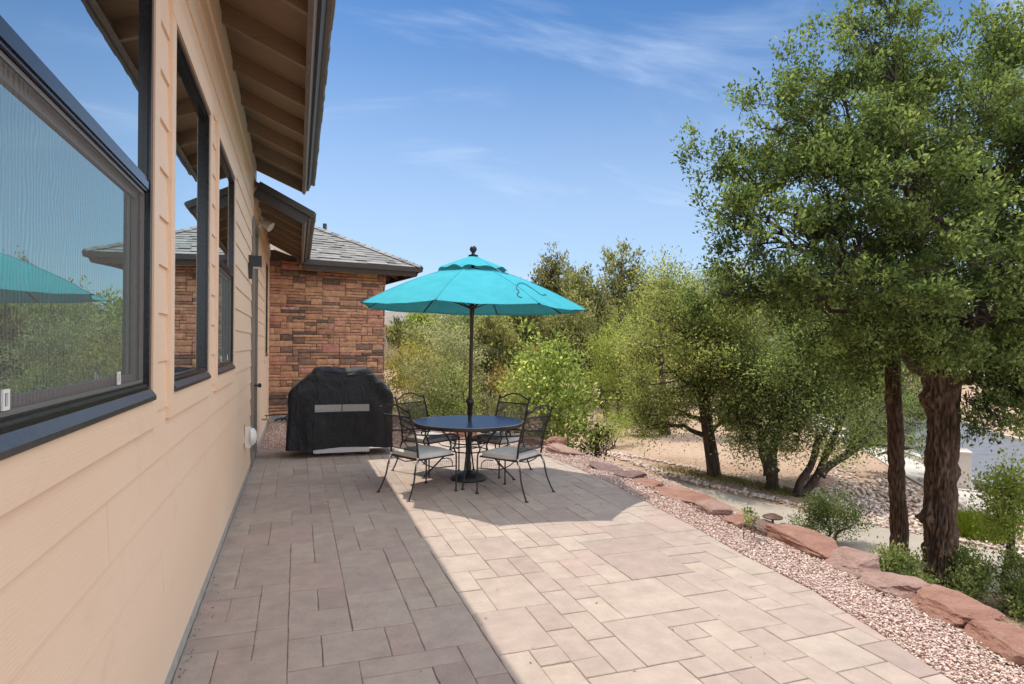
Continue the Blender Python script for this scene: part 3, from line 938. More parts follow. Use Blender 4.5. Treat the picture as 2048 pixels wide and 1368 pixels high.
# bits of dry leaf blown onto the paving and along the foot of the wall
rl_ = np.random.RandomState(8); c_ = []
for _ in range(170): c_.append((WX + 0.03 + abs(rl_.normal(0, .03)), rl_.uniform(1.5, 10.2)))
for _ in range(150):
    y_ = rl_.uniform(1.6, 9.5); c_.append((rl_.uniform(WX + .1, patio_x(y_)), y_))
bx = np.array([(a, b, 0.006) for a, b in c_]); n = len(bx)
def unit0(a): return a / np.maximum(np.linalg.norm(a, axis=-1, keepdims=True), 1e-9)
d = unit0(rl_.normal(0, 1, (n, 3)) * np.array([1, 1, .25])) * rl_.uniform(.006, .028, (n, 1)); sd = unit0(np.cross(d, np.array([0, 0, 1.0]) + rl_.normal(0, .3, (n, 3)))) * rl_.uniform(.002, .007, (n, 1))
tag(np_mesh('debris', np.stack([bx - d * .5, bx + sd, bx + d * .5, bx - sd], 1).reshape(-1, 3), np.arange(4 * n).reshape(-1, 4), simple('dry_leaf', (0.12, 0.075, 0.04), (0.36, 0.26, 0.15), 9, 0.9), tint=rl_.uniform(0, 1, n)), kind='stuff')

# ------------------------------------------------------------------ the house
house = thing('house', (WX, 0.0, 0.0), 'tan lap sided house with dark windows, open rafter eaves and a red ledge stone wing', 'house')
ORG = (WX, 0, 0)
def part(mb, name, mat, parent=house, **k): return mb.build(name, mat, parent, ORG, **k)

def wz(u, v):
    y = WY(u, v); p = Vector((WX, y, 0)); Z = p.x * SN + p.y * CS
    return EYE + (HOR - (v - ROLL * (u - 1024))) / FPX * Z

YE = 9.25                                   # where the high roof stops
Y0, Y1 = -3.2, 14.02
SILL, HEAD, RAIL = 1.44, 3.16, 2.275
wins = [dict(y0=0.55, y1=2.83, kind='hung'), dict(y0=WY(339, 500), y1=WY(412, 500), kind='fixed'), dict(y0=WY(430.5, 500), y1=WY(464, 500), kind='hung'), dict(y0=12.05, y1=12.95, kind='fixed'), dict(y0=-2.2, y1=-0.4, kind='hung')]
DOOR = (8.72, 9.62)
TW = 0.095
holes = [(q['y0'] - TW, q['y1'] + TW, SILL - 0.135, HEAD + 0.13) for q in wins] + [(DOOR[0] - 0.1, DOOR[1] + 0.1, -0.1, 3.3)]
mb = MB(); rgs = random.Random(5)
EXPO = 0.21; z = 0.10; k = 0
joints = []
while z < 4.25:
    z2 = z + EXPO
    cuts = [(a, b) for (a, b, c, d) in holes if c < z2 - 0.03 and d > z + 0.03]
    segs = [(Y0, Y1)]
    for a, b in cuts:
        ns = []
        for s0, s1 in segs:
            if b <= s0 or a >= s1: ns.append((s0, s1)); continue
            if a > s0: ns.append((s0, a))
            if b < s1: ns.append((b, s1))
        segs = ns
    def board(a2, b2, za, zb, t):
        fa, fb = (za - z) / EXPO, (zb - z) / EXPO
        xb, xt = WX + 0.013 - 0.012 * fa, WX + 0.013 - 0.012 * min(1, fb)
        top_ = zb + (0.018 if zb >= z2 - 1e-6 else 0)
        prof = [(WX - 0.012, za), (xb, za), (xb, za + 0.002), (xt, top_), (WX - 0.012, top_)]
        n = len(prof)
        vs = [(px, a2, pz) for px, pz in prof] + [(px, b2, pz) for px, pz in prof]
        mb.add(vs, [tuple(range(n)), tuple(reversed(range(n, 2 * n)))] + [(i, i + n, (i + 1) % n + n, (i + 1) % n) for i in range(n)], t)
    for s0, s1 in segs:
        if z > 3.55: s1 = min(s1, YE)
        # butt joints every 3.6 m
        off = (k * 1.37) % 3.6
        js = [s0] + [y for y in np.arange(Y0 - 3.6 + off, Y1, 3.6) if s0 + 0.3 < y < s1 - 0.3] + [s1]
        for a, b in zip(js, js[1:]):
            board(a + (0.0016 if a != s0 else 0), b - (0.0016 if b != s1 else 0), z, z2, rgs.random())
    for (a, b, c, d) in holes:
        if c < z2 - 0.03 and d > z + 0.03:
            if z < c - 0.01: board(a + 0.001, b - 0.001, z, min(c - 0.0005, z2), rgs.random())
            if z2 > d + 0.01: board(a + 0.001, b - 0.001, max(d + 0.0005, z), z2, rgs.random())
    z = z2; k += 1
part(mb, 'siding', M['siding'])
mb = MB()
# sheathing behind the boards, pierced for the windows
ys = sorted([Y0, Y1] + [h[0] + 0.05 for h in holes] + [h[1] - 0.05 for h in holes])
ys = sorted(ys + [YE])
for a, b in zip(ys, ys[1:]):
    c = (a + b) / 2; ztop = 4.2 if c < YE else 3.6; hh = [h for h in holes if h[0] < c < h[1]]
    if not hh: mb.box((WX - 0.16, a, 0), (WX - 0.0125, b, ztop))
    else:
        h = hh[0]
        if h[2] > 0: mb.box((WX - 0.16, a, 0), (WX - 0.0125, b, h[2] + 0.05))
        mb.box((WX - 0.16, a, h[3] - 0.05), (WX - 0.0125, b, ztop))
part(mb, 'sheathing', M['trim'])
mb = MB(); mb.box((WX - 0.15, Y0, -0.3), (WX + 0.004, Y1, 0.098)); part(mb, 'foundation', M['foundation'])
mb = MB(); mb.box((WX - 0.012, Y0, 3.86), (WX + 0.022, YE, 4.12)); mb.box((WX - 0.012, YE + 0.002, 3.50), (WX + 0.022, Y1, 3.72)); part(mb, 'frieze_board', M['trim'])

def ring(mb, y0, y1, z0, z1, x0, x1, t):
    """Picture-frame of four bars butting end to end."""
    mb.box((x0, y0, z0), (x1, y0 + t, z1)); mb.box((x0, y1 - t, z0), (x1, y1, z1))
    mb.box((x0, y0 + t, z0), (x1, y1 - t, z0 + t)); mb.box((x0, y0 + t, z1 - t), (x1, y1 - t, z1))

for q in wins:
    a, b = q['y0'], q['y1']
    mb = MB()
    mb.box((WX - 0.012, a - TW, SILL - 0.005), (WX + 0.024, a - 0.001, HEAD + 0.005)); mb.box((WX - 0.012, b + 0.001, SILL - 0.005), (WX + 0.024, b + TW, HEAD + 0.005))
    mb.box((WX - 0.012, a - TW, HEAD + 0.0055), (WX + 0.026, b + TW, HEAD + 0.13)); mb.box((WX - 0.012, a - TW, SILL - 0.135), (WX + 0.024, b + TW, SILL - 0.0055))
    part(mb, 'window_trim', M['trim'])
    mb = MB(); ring(mb, a, b, SILL, HEAD, WX - 0.10, WX + 0.017, 0.036)
    ring(mb, a + 0.037, b - 0.037, SILL + 0.037, HEAD - 0.037, WX - 0.098, WX + 0.006, 0.015)
    win = part(mb, 'window', M['black_frame'])
    mb = MB(); mb.prism([(WX + 0.0175, a - 0.004, SILL - 0.02), (WX + 0.036, a - 0.004, SILL - 0.02), (WX + 0.036, a - 0.004, SILL - 0.004), (WX + 0.0175, a - 0.004, SILL + 0.024)], (0, b - a + 0.008, 0))
    mb.box((WX + 0.006, a + 0.037, SILL + 0.0365), (WX + 0.012, b - 0.037, SILL + 0.044)); mb.build('window_sill', M['sill'], win, ORG)
    ia, ib, iz0, iz1 = a + 0.053, b - 0.053, SILL + 0.053, HEAD - 0.053
    if q['kind'] == 'hung':
        mb = MB(); mb.box((WX - 0.08, ia, RAIL - 0.028), (WX + 0.009, ib, RAIL + 0.028)); mb.box((WX + 0.0095, ia, RAIL - 0.018), (WX + 0.014, ib, RAIL + 0.012))
        mb.build('meeting_rail', M['black_frame'], win, ORG)
        mb = MB(); mb.box((WX - 0.012, ia, RAIL + 0.028), (WX - 0.006, ib, iz1)); mb.build('glass_pane', M['glass'], win, ORG)
        mb = MB(); mb.box((WX - 0.036, ia + 0.02, iz0 + 0.02), (WX - 0.030, ib - 0.02, RAIL - 0.048)); mb.build('glass_pane', M['glass_wavy'], win, ORG)
        mb = MB(); ring(mb, ia, ib, iz0, RAIL - 0.03, WX - 0.0795, WX - 0.022, 0.036); mb.build('lower_sash', simple('sash_brown_grey', (0.13, 0.115, 0.11), None, rough=0.45) if 'sash' not in M else M['sash'], win, ORG)
        mb = MB(); ring(mb, ia, ib, iz0, RAIL - 0.03, WX - 0.012, WX - 0.001, 0.012); mb.build('screen_frame', M['grey_plastic'], win, ORG)
        mb = MB(); zz0, zz1 = iz0 + 0.012, RAIL - 0.042
        mb.add([(WX - 0.006, ia + 0.012, zz0), (WX - 0.006, ib - 0.012, zz0), (WX - 0.006, ib - 0.012, zz1), (WX - 0.006, ia + 0.012, zz1)], [(0, 1, 2, 3)]); mb.build('insect_screen', M['screen'], win, ORG)
        for yy in (ia + 0.33, ib - 0.30) if q is not wins[0] else (1.54, 2.40):
            mb = MB(); ring(mb, yy, yy + 0.032, iz0 + 0.014, iz0 + 0.058, WX - 0.0005, WX + 0.004, 0.008); mb.build('pull_tab', M['white_plastic'], win, ORG)
    else:
        mb = MB(); mb.box((WX - 0.022, ia, iz0), (WX - 0.016, ib, iz1)); mb.build('glass_pane', M['glass'], win, ORG)

# taupe door edge-on beyond the windows
mb = MB(); mb.box((WX - 0.05, DOOR[0], 0.04), (WX - 0.008, DOOR[1], 3.19))
for zz in (0.25, 1.2, 2.2): mb.box((WX - 0.008, DOOR[0] + 0.14, zz), (WX - 0.001, DOOR[1] - 0.14, zz + 0.78))
dr = part(mb, 'door', M['door'])
mb = MB(); mb.lathe([(0.012, 0), (0.012, 0.05), (0.03, 0.055), (0.03, 0.09), (0.01, 0.1)], 14, (WX - 0.008, DOOR[1] - 0.08, 1.05), (1, 0, 0)); mb.build('handle', M['dark_metal'], dr, ORG, smooth=True, angle=.6)
mb = MB(); mb.box((WX - 0.012, DOOR[0] - 0.1, 0.05), (WX + 0.04, DOOR[0] - 0.001, 3.195)); mb.box((WX - 0.012, DOOR[1] + 0.001, 0.05), (WX + 0.026, DOOR[1] + 0.1, 3.195)); mb.box((WX - 0.012, DOOR[0] - 0.1, 3.1955), (WX + 0.032, DOOR[1] + 0.1, 3.3))
part(mb, 'door_casing', M['door'])

# ---- high roof: deck, rafters, fascia, shingles
def eave(yA, yB, zb_wall, xb, zb, xo, zo, raf_ys, rise_x, rake=None):
    """Rafter bottoms run from the wall (z=zb_wall) to (xb, zb); outer shingle lip at (xo, zo)."""
    sl = (zb_wall - zb) / (xb - WX)
    ux = Vector((1, 0, -sl)).normalized(); up = Vector((sl, 0, 1)).normalized()
    A0 = Vector((xb, 0, zb))
    far = Vector((rise_x, 0, zb + (xb - rise_x) * sl))
    def bar(p, q, lo, hi, y0, y1, mb):
        pl = [p + up * lo, q + up * lo, q + up * hi, p + up * hi]
        mb.prism([(v.x, y0, v.z) for v in pl], (0, y1 - y0, 0))
    for y in raf_ys:
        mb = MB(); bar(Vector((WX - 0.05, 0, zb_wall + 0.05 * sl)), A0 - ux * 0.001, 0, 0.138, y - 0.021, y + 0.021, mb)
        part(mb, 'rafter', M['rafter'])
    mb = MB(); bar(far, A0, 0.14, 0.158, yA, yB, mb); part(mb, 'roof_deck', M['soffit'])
    mb = MB(); bar(A0 + ux * 0.0, A0 + ux * 0.04, -0.012, 0.156, yA - 0.003, yB + 0.003, mb); part(mb, 'fascia', M['fascia_face'])
    mb = MB(); bar(A0 + ux * 0.041, A0 + ux * 0.065, 0.055, 0.158, yA - 0.003, yB + 0.003, mb); part(mb, 'shadow_board', M['fascia'])
    mb = MB()
    d = 0; row = 0
    top = (A0 + ux * 0.1 - far).length
    rr = random.Random(int(yA * 10))
    y = yA - 0.01
    mb2 = MB(); bar(far, A0 + ux * 0.10, 0.1595, 0.172, yA - 0.02, yB + 0.02, mb2)
    yy = yA - 0.02
    while yy < yB + 0.02:                       # uneven lip of the first courses
        w_ = rr.uniform(0.14, 0.3); y2 = min(yy + w_, yB + 0.02)
        bar(A0 - ux * 0.2, A0 + ux * (0.105 + rr.uniform(0, 0.006)), 0.1725, 0.185 + rr.choice((0, 0.006)), yy, y2 - 0.003, mb2); yy = y2
    part(mb2, 'roof', M['hipcap'])
    if rake:
        for lo, hi, y0, y1, nm, mt in rake:
            mb = MB(); bar(Vector((WX + 0.0, 0, zb_wall)), A0 + ux * (0.042 if lo < 0.05 else 0.085), lo, hi, y0, y1, mb); part(mb, nm, mt)
eave(Y0, YE, 4.06, 0.05, 3.80, 0.25, 3.95, [YE - 0.03 - 0.83 * i for i in range(14)], -5.0)
eave(YE - 0.25, Y1 - 0.35, 3.665, 0.055, 3.345, 0.235, 3.55, [9.75 + 0.68 * i for i in range(6)], -4.0,
     rake=[(-0.03, 0.158, YE - 0.295, YE - 0.255, 'rake_board', M['fascia']), (0.10, 0.188, YE - 0.33, YE - 0.296, 'rake_trim', M['fascia'])])

# ---- ledge stone wing, turned ten degrees
SA = radians(10); E_ = Vector((cos(SA), sin(SA), 0)); NN = Vector((sin(SA), -cos(SA), 0)); S0 = Vector((WX - 0.02, Y1, 0)); LW = 2.53
mb = MB(); rgw = random.Random(17); uw, uh = 0.125, 0.066
lay = ashlar(21, 50, [(2, 1, 2), (3, 1, 3.5), (4, 1, 3), (5, 1, 1.5), (1, 1, .7), (2, 2, 2.2), (3, 2, 3), (4, 2, 1.6), (3, 3, 0.3), (1, 2, .5)], rgw, 0.8, 1.0)
def stone(mb, O, ex, ez, en, x0, x1, z0, z1, t, rg):
    g = 0.0055; d = rg.uniform(0.020, 0.042)
    x0 += g; x1 -= g; z0 += g; z1 -= g
    nx = max(2, int((x1 - x0) / 0.045)); nz = max(2, int((z1 - z0) / 0.035))
    vs = []; fs = []
    tx, tz = rg.uniform(-.03, .03), rg.uniform(-.08, .08)
    for j in range(nz + 1):
        for i in range(nx + 1):
            ed = (i in (0, nx)) or (j in (0, nz))
            x = x0 + (x1 - x0) * i / nx; zz = z0 + (z1 - z0) * j / nz
            if ed: x += rg.uniform(-.004, .004); zz += rg.uniform(-.004, .004)
            dd = d + (x - (x0 + x1) / 2) * tx + (zz - (z0 + z1) / 2) * tz + (rg.uniform(-0.014, -0.004) if ed else rg.uniform(-0.004, 0.007))
            vs.append(O + ex * x + ez * zz + en * dd)
    for j in range(nz):
        for i in range(nx):
            a = j * (nx + 1) + i; fs.append((a, a + 1, a + nx + 2, a + nx + 1))
    # side skirts
    rim = [i for i in range(nx + 1)] + [(j) * (nx + 1) + nx for j in range(1, nz + 1)] + [nz * (nx + 1) + i for i in range(nx - 1, -1, -1)] + [j * (nx + 1) for j in range(nz - 1, 0, -1)]
    b0 = len(vs)
    for r_ in rim:
        q2 = vs[r_]; vs.append(q2 - en * ((q2 - O).dot(en) + 0.02))
    n = len(rim)
    for i in range(n): fs.append((rim[i], b0 + i, b0 + (i + 1) % n, rim[(i + 1) % n]))
    mb.add(vs, fs, t)
UZ = Vector((0, 0, 1))
for (i, j, a, b) in lay:
    x0, x1 = i * uw, min((i + a) * uw, LW)
    if x1 - x0 < 0.03: continue
    t = min(0.88, max(0.18, rgw.gauss(0.56, 0.22)))
    if rgw.random() < 0.12: t = rgw.uniform(0.85, 1)
    if rgw.random() < 0.13: t = rgw.uniform(0.0, 0.15)
    stone(mb, S0, E_, UZ, NN, x0, x1, 0.14 + j * uh, 0.14 + (j + b) * uh, t, rgw)
C1 = S0 + E_ * LW
for (i, j, a, b) in ashlar(10, 50, [(2, 1, 2), (3, 1, 3), (4, 2, 2), (3, 2, 2)], rgw):
    stone(mb, C1, -NN, UZ, E_, i * uw, (i + a) * uw, 0.14 + j * uh, 0.14 + (j + b) * uh, rgw.random(), rgw)
part(mb, 'stone_wall', M['stone'])
mb = MB(); p = [S0 - NN * 0.002, C1 - NN * 0.002 - E_ * 0.002, C1 - NN * 3.2 - E_ * 0.002, S0 - NN * 3.2]
mb.prism([(v.x, v.y, -0.95) for v in p], (0, 0, 4.6)); part(mb, 'mortar', simple('mortar', (0.10, 0.072, 0.056), (0.15, 0.105, 0.08), 20, 0.95))
mb = MB(); p = [S0 + NN * 0.035, C1 + NN * 0.035 + E_ * 0.03, C1 - NN * 3 + E_ * 0.03, S0 - NN * 3]
mb.prism([(v.x, v.y, -1.0) for v in p], (0, 0, 1.12)); part(mb, 'footing', M['foundation'])

# ---- hip roof of the wing
OH, SH, ZF, PT = 0.60, 0.66, 3.215, 0.53
K = C1 + NN * OH + E_ * SH                                  # eave corner, fascia foot (plan)
def rp(a, b, h=0.0):
    """Point on the front roof plane: a along the eave leftward from the corner, b up the slope (plan)."""
    return K - E_ * a - NN * b + UZ * (ZF + 0.205 + b * PT + h)
LR = 7.0
mb = MB()
mb.add([rp(0, 0), rp(2.68, 0), rp(4.4, 1.6), rp(LR, LR / 2 + 0.0), rp(LR / 2, LR / 2)], [(0, 1, 2, 3, 4)])
side = lambda a, b, h=0.0: K - NN * a - E_ * b + UZ * (ZF + 0.205 + b * PT + h)
mb.add([side(0, 0), side(LR, 0), side(LR, LR / 2), side(LR / 2, LR / 2)], [(0, 1, 2, 3)])
mb.add([rp(0, 0, -.02), rp(2.68, 0, -.02), rp(3.3, 0.65, -.02), rp(0.65, 0.65, -.02)], [(0, 1, 2, 3)]); mb.add([side(0, 0, -.02), side(LR, 0, -.02), side(LR, 0.65, -.02), side(0.65, 0.65, -.02)], [(0, 1, 2, 3)])
hr = part(mb, 'hip_roof', M['soffit'], fix=False)
mb = MB(); rgq = random.Random(9); ex = 0.132
upn = (UZ + NN * PT).normalized()
for r_ in range(24):
    b0 = r_ * ex - 0.03; b1 = b0 + ex + 0.05; a = -0.02 + rgq.uniform(0, 0.2)
    while a < 6.6:
        w_ = rgq.uniform(0.11, 0.34); a0, a1 = a, a + w_; a += w_
        if a0 < b0 + 0.0: a0 = b0 - 0.01
        if a1 - a0 < 0.03: continue
        pm = rp((a0 + a1) / 2, b0)
        if pm.x < 0.06 and pm.z < 3.62 + (0.235 - pm.x) * 0.5: continue
        th = rgq.choice((0.007, 0.007, 0.018)); t = min(1, max(0.2, rgq.gauss(0.62, 0.16)))
        lift0 = 0.014; lift1 = 0.004
        q0 = [rp(a0, b0), rp(a1, b0), rp(max(a1, b1) , b1), rp(max(a0, b1), b1)]
        vs = [q0[0] + upn * lift0 * 0.2, q0[1] + upn * lift0 * 0.2, q0[1] + upn * (lift0 + th), q0[0] + upn * (lift0 + th), q0[2] + upn * (lift1 + th * .4), q0[3] + upn * (lift1 + th * .4)]
        mb.add(vs, [(3, 2, 4, 5)], t)
        mb.add([vs[0], vs[1], vs[2], vs[3]], [(0, 1, 2, 3)], 0.0)
        mb.add([vs[1], q0[2], vs[4], vs[2]], [(0, 1, 2, 3)], 0.05); mb.add([q0[3], vs[0], vs[3], vs[5]], [(0, 1, 2, 3)], 0.05)
mb.build('shingles', M['shingle'], hr, ORG, fix=False)
hd = (rp(LR / 2, LR / 2) - rp(0, 0)); hl = hd.length; hd.normalize()
mb = MB(); s_ = -0.03
pf = (-E_ + NN * 0).normalized(); lat1 = (-E_ - UZ * 0 ).normalized()
while s_ < hl:
    base = rp(0, 0) + hd * s_ + UZ * 0.03; L_ = 0.24
    d1 = (rp(1, 0.0) - rp(0.5, 0.5)); d1 = (d1 - hd * d1.dot(hd)).normalized() * 0.13
    d2 = (side(1, 0.0) - side(0.5, 0.5)); d2 = (d2 - hd * d2.dot(hd)).normalized() * 0.13
    o1, o2 = UZ * 0.016, UZ * 0.002
    vs = [base + d1 + o1, base + o1 + UZ * .012, base + d2 + o1, base + hd * L_ + d1 + o2, base + hd * L_ + o2 + UZ * .012, base + hd * L_ + d2 + o2, base + d1 - UZ * .01, base - UZ * .004, base + d2 - UZ * .01]
    mb.add(vs, [(0, 1, 4, 3), (1, 2, 5, 4)], rgq.random()); mb.add(vs, [(6, 7, 1, 0), (7, 8, 2, 1)], 0)
    s_ += 0.19
mb.build('hip_cap', M['hipcap'], hr, ORG, fix=False)
tl = 0.07
mb = MB(); f0, f1 = K - NN * tl, K - E_ * 4.6 - NN * tl   # front fascia, leaning with the rafter cut
c0 = K - NN * tl - E_ * tl
mb.prism([c0 + UZ * ZF, K + UZ * (ZF + 0.19), K - E_ * 2.58 + UZ * (ZF + 0.19), K - E_ * 2.58 - NN * tl + UZ * ZF], -NN * 0.04); mb.build('hip_fascia', M['fascia'], hr, ORG)
mb = MB(); mb.prism([K + NN * 0.03 + E_ * 0.03 + UZ * (ZF + 0.10), K + NN * 0.045 + E_ * 0.045 + UZ * (ZF + 0.205), K - E_ * 2.58 + NN * 0.045 + UZ * (ZF + 0.205), K - E_ * 2.58 + NN * 0.03 + UZ * (ZF + 0.10)], -NN * 0.03); mb.build('hip_shadow_board', M['fascia'], hr, ORG)
mb = MB(); mb.prism([c0 + UZ * ZF, K + UZ * (ZF + 0.19), K - NN * 4 + UZ * (ZF + 0.19), K - NN * 4 - E_ * tl + UZ * ZF], -E_ * 0.04); mb.build('hip_fascia', M['fascia'], hr, ORG)
mb = MB(); mb.prism([K + E_ * 0.03 + NN * 0.03 + UZ * (ZF + 0.10), K + E_ * 0.045 + NN * 0.045 + UZ * (ZF + 0.205), K - NN * 4 + E_ * 0.045 + UZ * (ZF + 0.205), K - NN * 4 + E_ * 0.03 + UZ * (ZF + 0.10)], -E_ * 0.03); mb.build('hip_shadow_board', M['fascia'], hr, ORG)
for i in range(5):
    o_ = K - NN * (0.75 + 0.62 * i) - E_ * 0.06; mb = MB()
    e1 = o_ + UZ * (ZF + 0.03); e2 = o_ - E_ * 0.62 + UZ * (ZF + 0.03 + 0.62 * PT)
    mb.prism([e1, e2, e2 + UZ * 0.13, e1 + UZ * 0.13], -NN * 0.042); mb.build('hip_rafter', M['rafter'], hr, ORG)
for i in range(4):
    o_ = K - E_ * (0.75 + 0.62 * i) - NN * 0.06; mb = MB()
    e1 = o_ + UZ * (ZF + 0.03); e2 = o_ - NN * 0.56 + UZ * (ZF + 0.03 + 0.56 * PT)
    mb.prism([e1, e2, e2 + UZ * 0.13, e1 + UZ * 0.13], -E_ * 0.042); mb.build('hip_rafter', M['rafter'], hr, ORG)
vp = P(649.5, 466, 16.0); mb = MB(); mb.lathe([(0.05, -0.5), (0.05, 0.24)], 14, vp); part(mb, 'vent_pipe', M['pipe'], smooth=True, angle=.6)

# ---- fixtures on the wall
ys_ = WY(495, 540); mb = MB()
mb.box((WX + 0.012, ys_, 2.44), (WX + 0.05, ys_ + 0.115, 2.72)); mb.box((WX + 0.05, ys_ - 0.004, 2.58), (WX + 0.155, ys_ + 0.119, 2.715))
wl = part(mb, 'wall_lamp', M['dark_metal'])
mb = MB(); mb.box((WX + 0.06, ys_ + 0.01, 2.566), (WX + 0.145, ys_ + 0.105, 2.5795)); mb.build('diffuser', M['white_plastic'], wl, ORG)
yf = 9.95; zf = 3.44; mb = MB()
mb.lathe([(0.06, 0), (0.06, 0.03), (0.02, 0.035), (0.02, 0.09)], 16, (WX + 0.012, yf, zf), (1, 0, 0)); fl = part(mb, 'flood_lamp', M['white_plastic'], smooth=True, angle=.6)
mb = MB(); mb.lathe([(0.03, -0.03), (0.05, 0.0), (0.075, 0.085), (0.078, 0.11), (0.06, 0.112)], 18, (WX + 0.10, yf - 0.01, zf + 0.02), (0.75, -0.25, -0.55)); mb.build('lamp_head', M['white_plastic'], fl, ORG, smooth=True, angle=.6)
yo = WY(488, 870); zo = wz(488, 874) ; mb = MB()
mb.box((WX + 0.012, yo - 0.06, zo - 0.115), (WX + 0.075, yo + 0.06, zo + 0.115)); ob_ = part(mb, 'outlet_box', M['white_plastic'])
mb = MB(); mb.box((WX + 0.012, yo - 0.085, zo - 0.15), (WX + 0.018, yo + 0.085, zo + 0.14)); mb.build('mounting_block', M['trim'], ob_, ORG)
mb = MB(); mb.lathe([(0.105, 0), (0.10, 0.025), (0.075, 0.05), (0.03, 0.062), (0.005, 0.064)], 20, (WX + 0.076, yo, zo), (1, 0, 0)); mb.build('weather_cover', M['white_plastic'], ob_, ORG, smooth=True, angle=.8)
yh = WY(522, 845); zh = 0.36; mb = MB()
mb.tube([(WX, yh, zh), (WX + 0.10, yh, zh), (WX + 0.13, yh, zh - 0.03), (WX + 0.135, yh, zh - 0.08)], [0.014, 0.016, 0.016, 0.02], 10); mb.tube([(WX + 0.09, yh, zh), (WX + 0.09, yh, zh + 0.06)], 0.007, 8)
hb = part(mb, 'hose_bib', M['brass'], smooth=True, angle=.8)
mb = MB(); mb.lathe([(0.035, 0), (0.035, 0.012), (0.01, 0.014)], 12, (WX + 0.09, yh, zh + 0.06)); mb.build('handle', M['dark_metal'], hb, ORG)

# ---- hose coil against the stone
hc = S0 + E_ * 0.72 + NN * 0.42
t = thing('garden_hose', (hc.x, hc.y, 0.0), 'coiled green garden hose with a spray wand on the gravel by the stone wall', 'hose')
pts = []
for i in range(260):
    a = i / 260 * 2 * pi * 7; r_ = 0.40 - 0.02 * math.floor(a / (2 * pi)) * 0.6 + 0.015 * sin(a * 3.1); pts.append((hc.x + r_ * cos(a), hc.y + r_ * 0.8 * sin(a), 0.02 + 0.022 * (a / (2 * pi)) + 0.008 * sin(a * 2.3)))
mb = MB(); mb.tube(pts, 0.013, 7); mb.build('coil', M['hose'], t, hc * Vector((1, 1, 0)) if False else (hc.x, hc.y, 0), smooth=True)
mb = MB(); a_ = Vector((hc.x - 0.50, hc.y - 0.1, 0.06)); b_ = Vector((hc.x + 0.05, hc.y + 0.1, 0.42))
mb.tube([a_, a_.lerp(b_, 0.25), b_], [0.022, 0.012, 0.010], 9); mb.build('spray_wand', M['dark_metal'], t, (hc.x, hc.y, 0), smooth=True)
mb = MB(); mb.tube([(hc.x - 0.62, hc.y + 0.1, 0.04), (hc.x - 0.5, hc.y + 0.02, 0.1), (hc.x - 0.36, hc.y - 0.05, 0.07), (hc.x - 0.3, hc.y + 0.1, 0.05)], 0.022, 8); mb.build('connector', M['hose_blue'], t, (hc.x, hc.y, 0), smooth=True)

# ------------------------------------------------------------------ covered grill
from mathutils import noise as NZ
ga, gb = G(626, 913), G(736, 911)
gc = (ga + gb) / 2; GX, GY = gc.x + 0.02, 9.36 + 0.33
t = thing('covered_grill', (GX, GY, 0), 'large barbecue grill under a fitted black cover in front of the stone wall', 'grill', rz=radians(-1))
levels = [(0.125, .775, .345), (0.25, .772, .343), (0.42, .766, .338), (0.6, .76, .335), (0.76, .755, .333), (0.86, .75, .333), (0.925, .742, .33), (0.965, .72, .325), (1.0, .68, .315), (1.07, .60, .30), (1.15, .515, .275), (1.22, .44, .25), (1.272, .405, .225), (1.295, .375, .19), (1.303, .32, .12), (1.305, .16, .05)]
n = 220; vs = []; rg = random.Random(3)
prof = []
for a, b in zip(levels, levels[1:]):
    m_n = 6 if b[0] - a[0] > 0.05 else 3
    for k in range(m_n):
        f = k / m_n; prof.append(tuple(a[i] + (b[i] - a[i]) * f for i in range(3)))
prof.append(levels[-1])
for (z, hw, hd) in prof:
    for k in range(n):
        a = 2 * pi * k / n; ca, sa = cos(a), sin(a); pw = 0.18 if z < 1.2 else 0.35
        x = math.copysign(abs(ca) ** pw, ca); y = math.copysign(abs(sa) ** pw, sa)
        px, py, pz = x * hw, y * hd, z
        low = max(0, min(1, (0.95 - z) / 0.8))
        fold = (NZ.noise(Vector((px * 4.2, py * 4.2, z * 0.7 + 7))) * 0.085 + NZ.noise(Vector((px * 11, py * 11, z * 1.2 + 3))) * 0.03) * low
        # swags hanging from the shoulders and creases over the lid
        swag = 0.022 * sin((z * 2.2 + abs(px) * 3.1) * 5 + 2 * NZ.noise(Vector((px * 3, py * 3, z * 3)))) * max(0, min(1, (z - 0.55) * 3)) * max(0, min(1, (1.25 - z) * 6))
        crease = 0.04 * NZ.noise(Vector((px * 5, py * 7, z * 6))) * max(0, min(1, (z - 0.85) * 4))
        if z < 0.2: pz += 0.02 * sin(px * 5 + 1) + 0.008 * NZ.noise(Vector((px * 8, py * 8, 0)))
        nrm = Vector((x, y * 1.0, 0)).normalized() if z < 1.26 else Vector((0, 0, 1))
        o = nrm * (fold + swag + crease)
        # dip in the middle of the front edge of the lid
        if z > 1.0 and py < 0: pz -= 0.035 * max(0, 1 - abs(px) / 0.35) * min(1, (z - 1.0) * 4)
        vs.append((px + o.x, py + o.y, pz + o.z))
fs = [(i * n + k, i * n + (k + 1) % n, (i + 1) * n + (k + 1) % n, (i + 1) * n + k) for i in range(len(prof) - 1) for k in range(n)]
fs.append(tuple((len(prof) - 1) * n + k for k in range(n)))
mb = MB(); mb.add(vs, fs); cv = mb.build('cover', M['cover'], t, smooth=True)
bvh = BVHTree.FromObject(cv, bpy.context.evaluated_depsgraph_get()) if False else BVHTree.FromPolygons([Vector(v) for v in vs], fs)
def on_front(x, z, lift=0.004):
    h = bvh.ray_cast(Vector((x, -2, z)), Vector((0, 1, 0)))
    return Vector((x, (h[0].y if h[0] else -0.34) - lift, z))
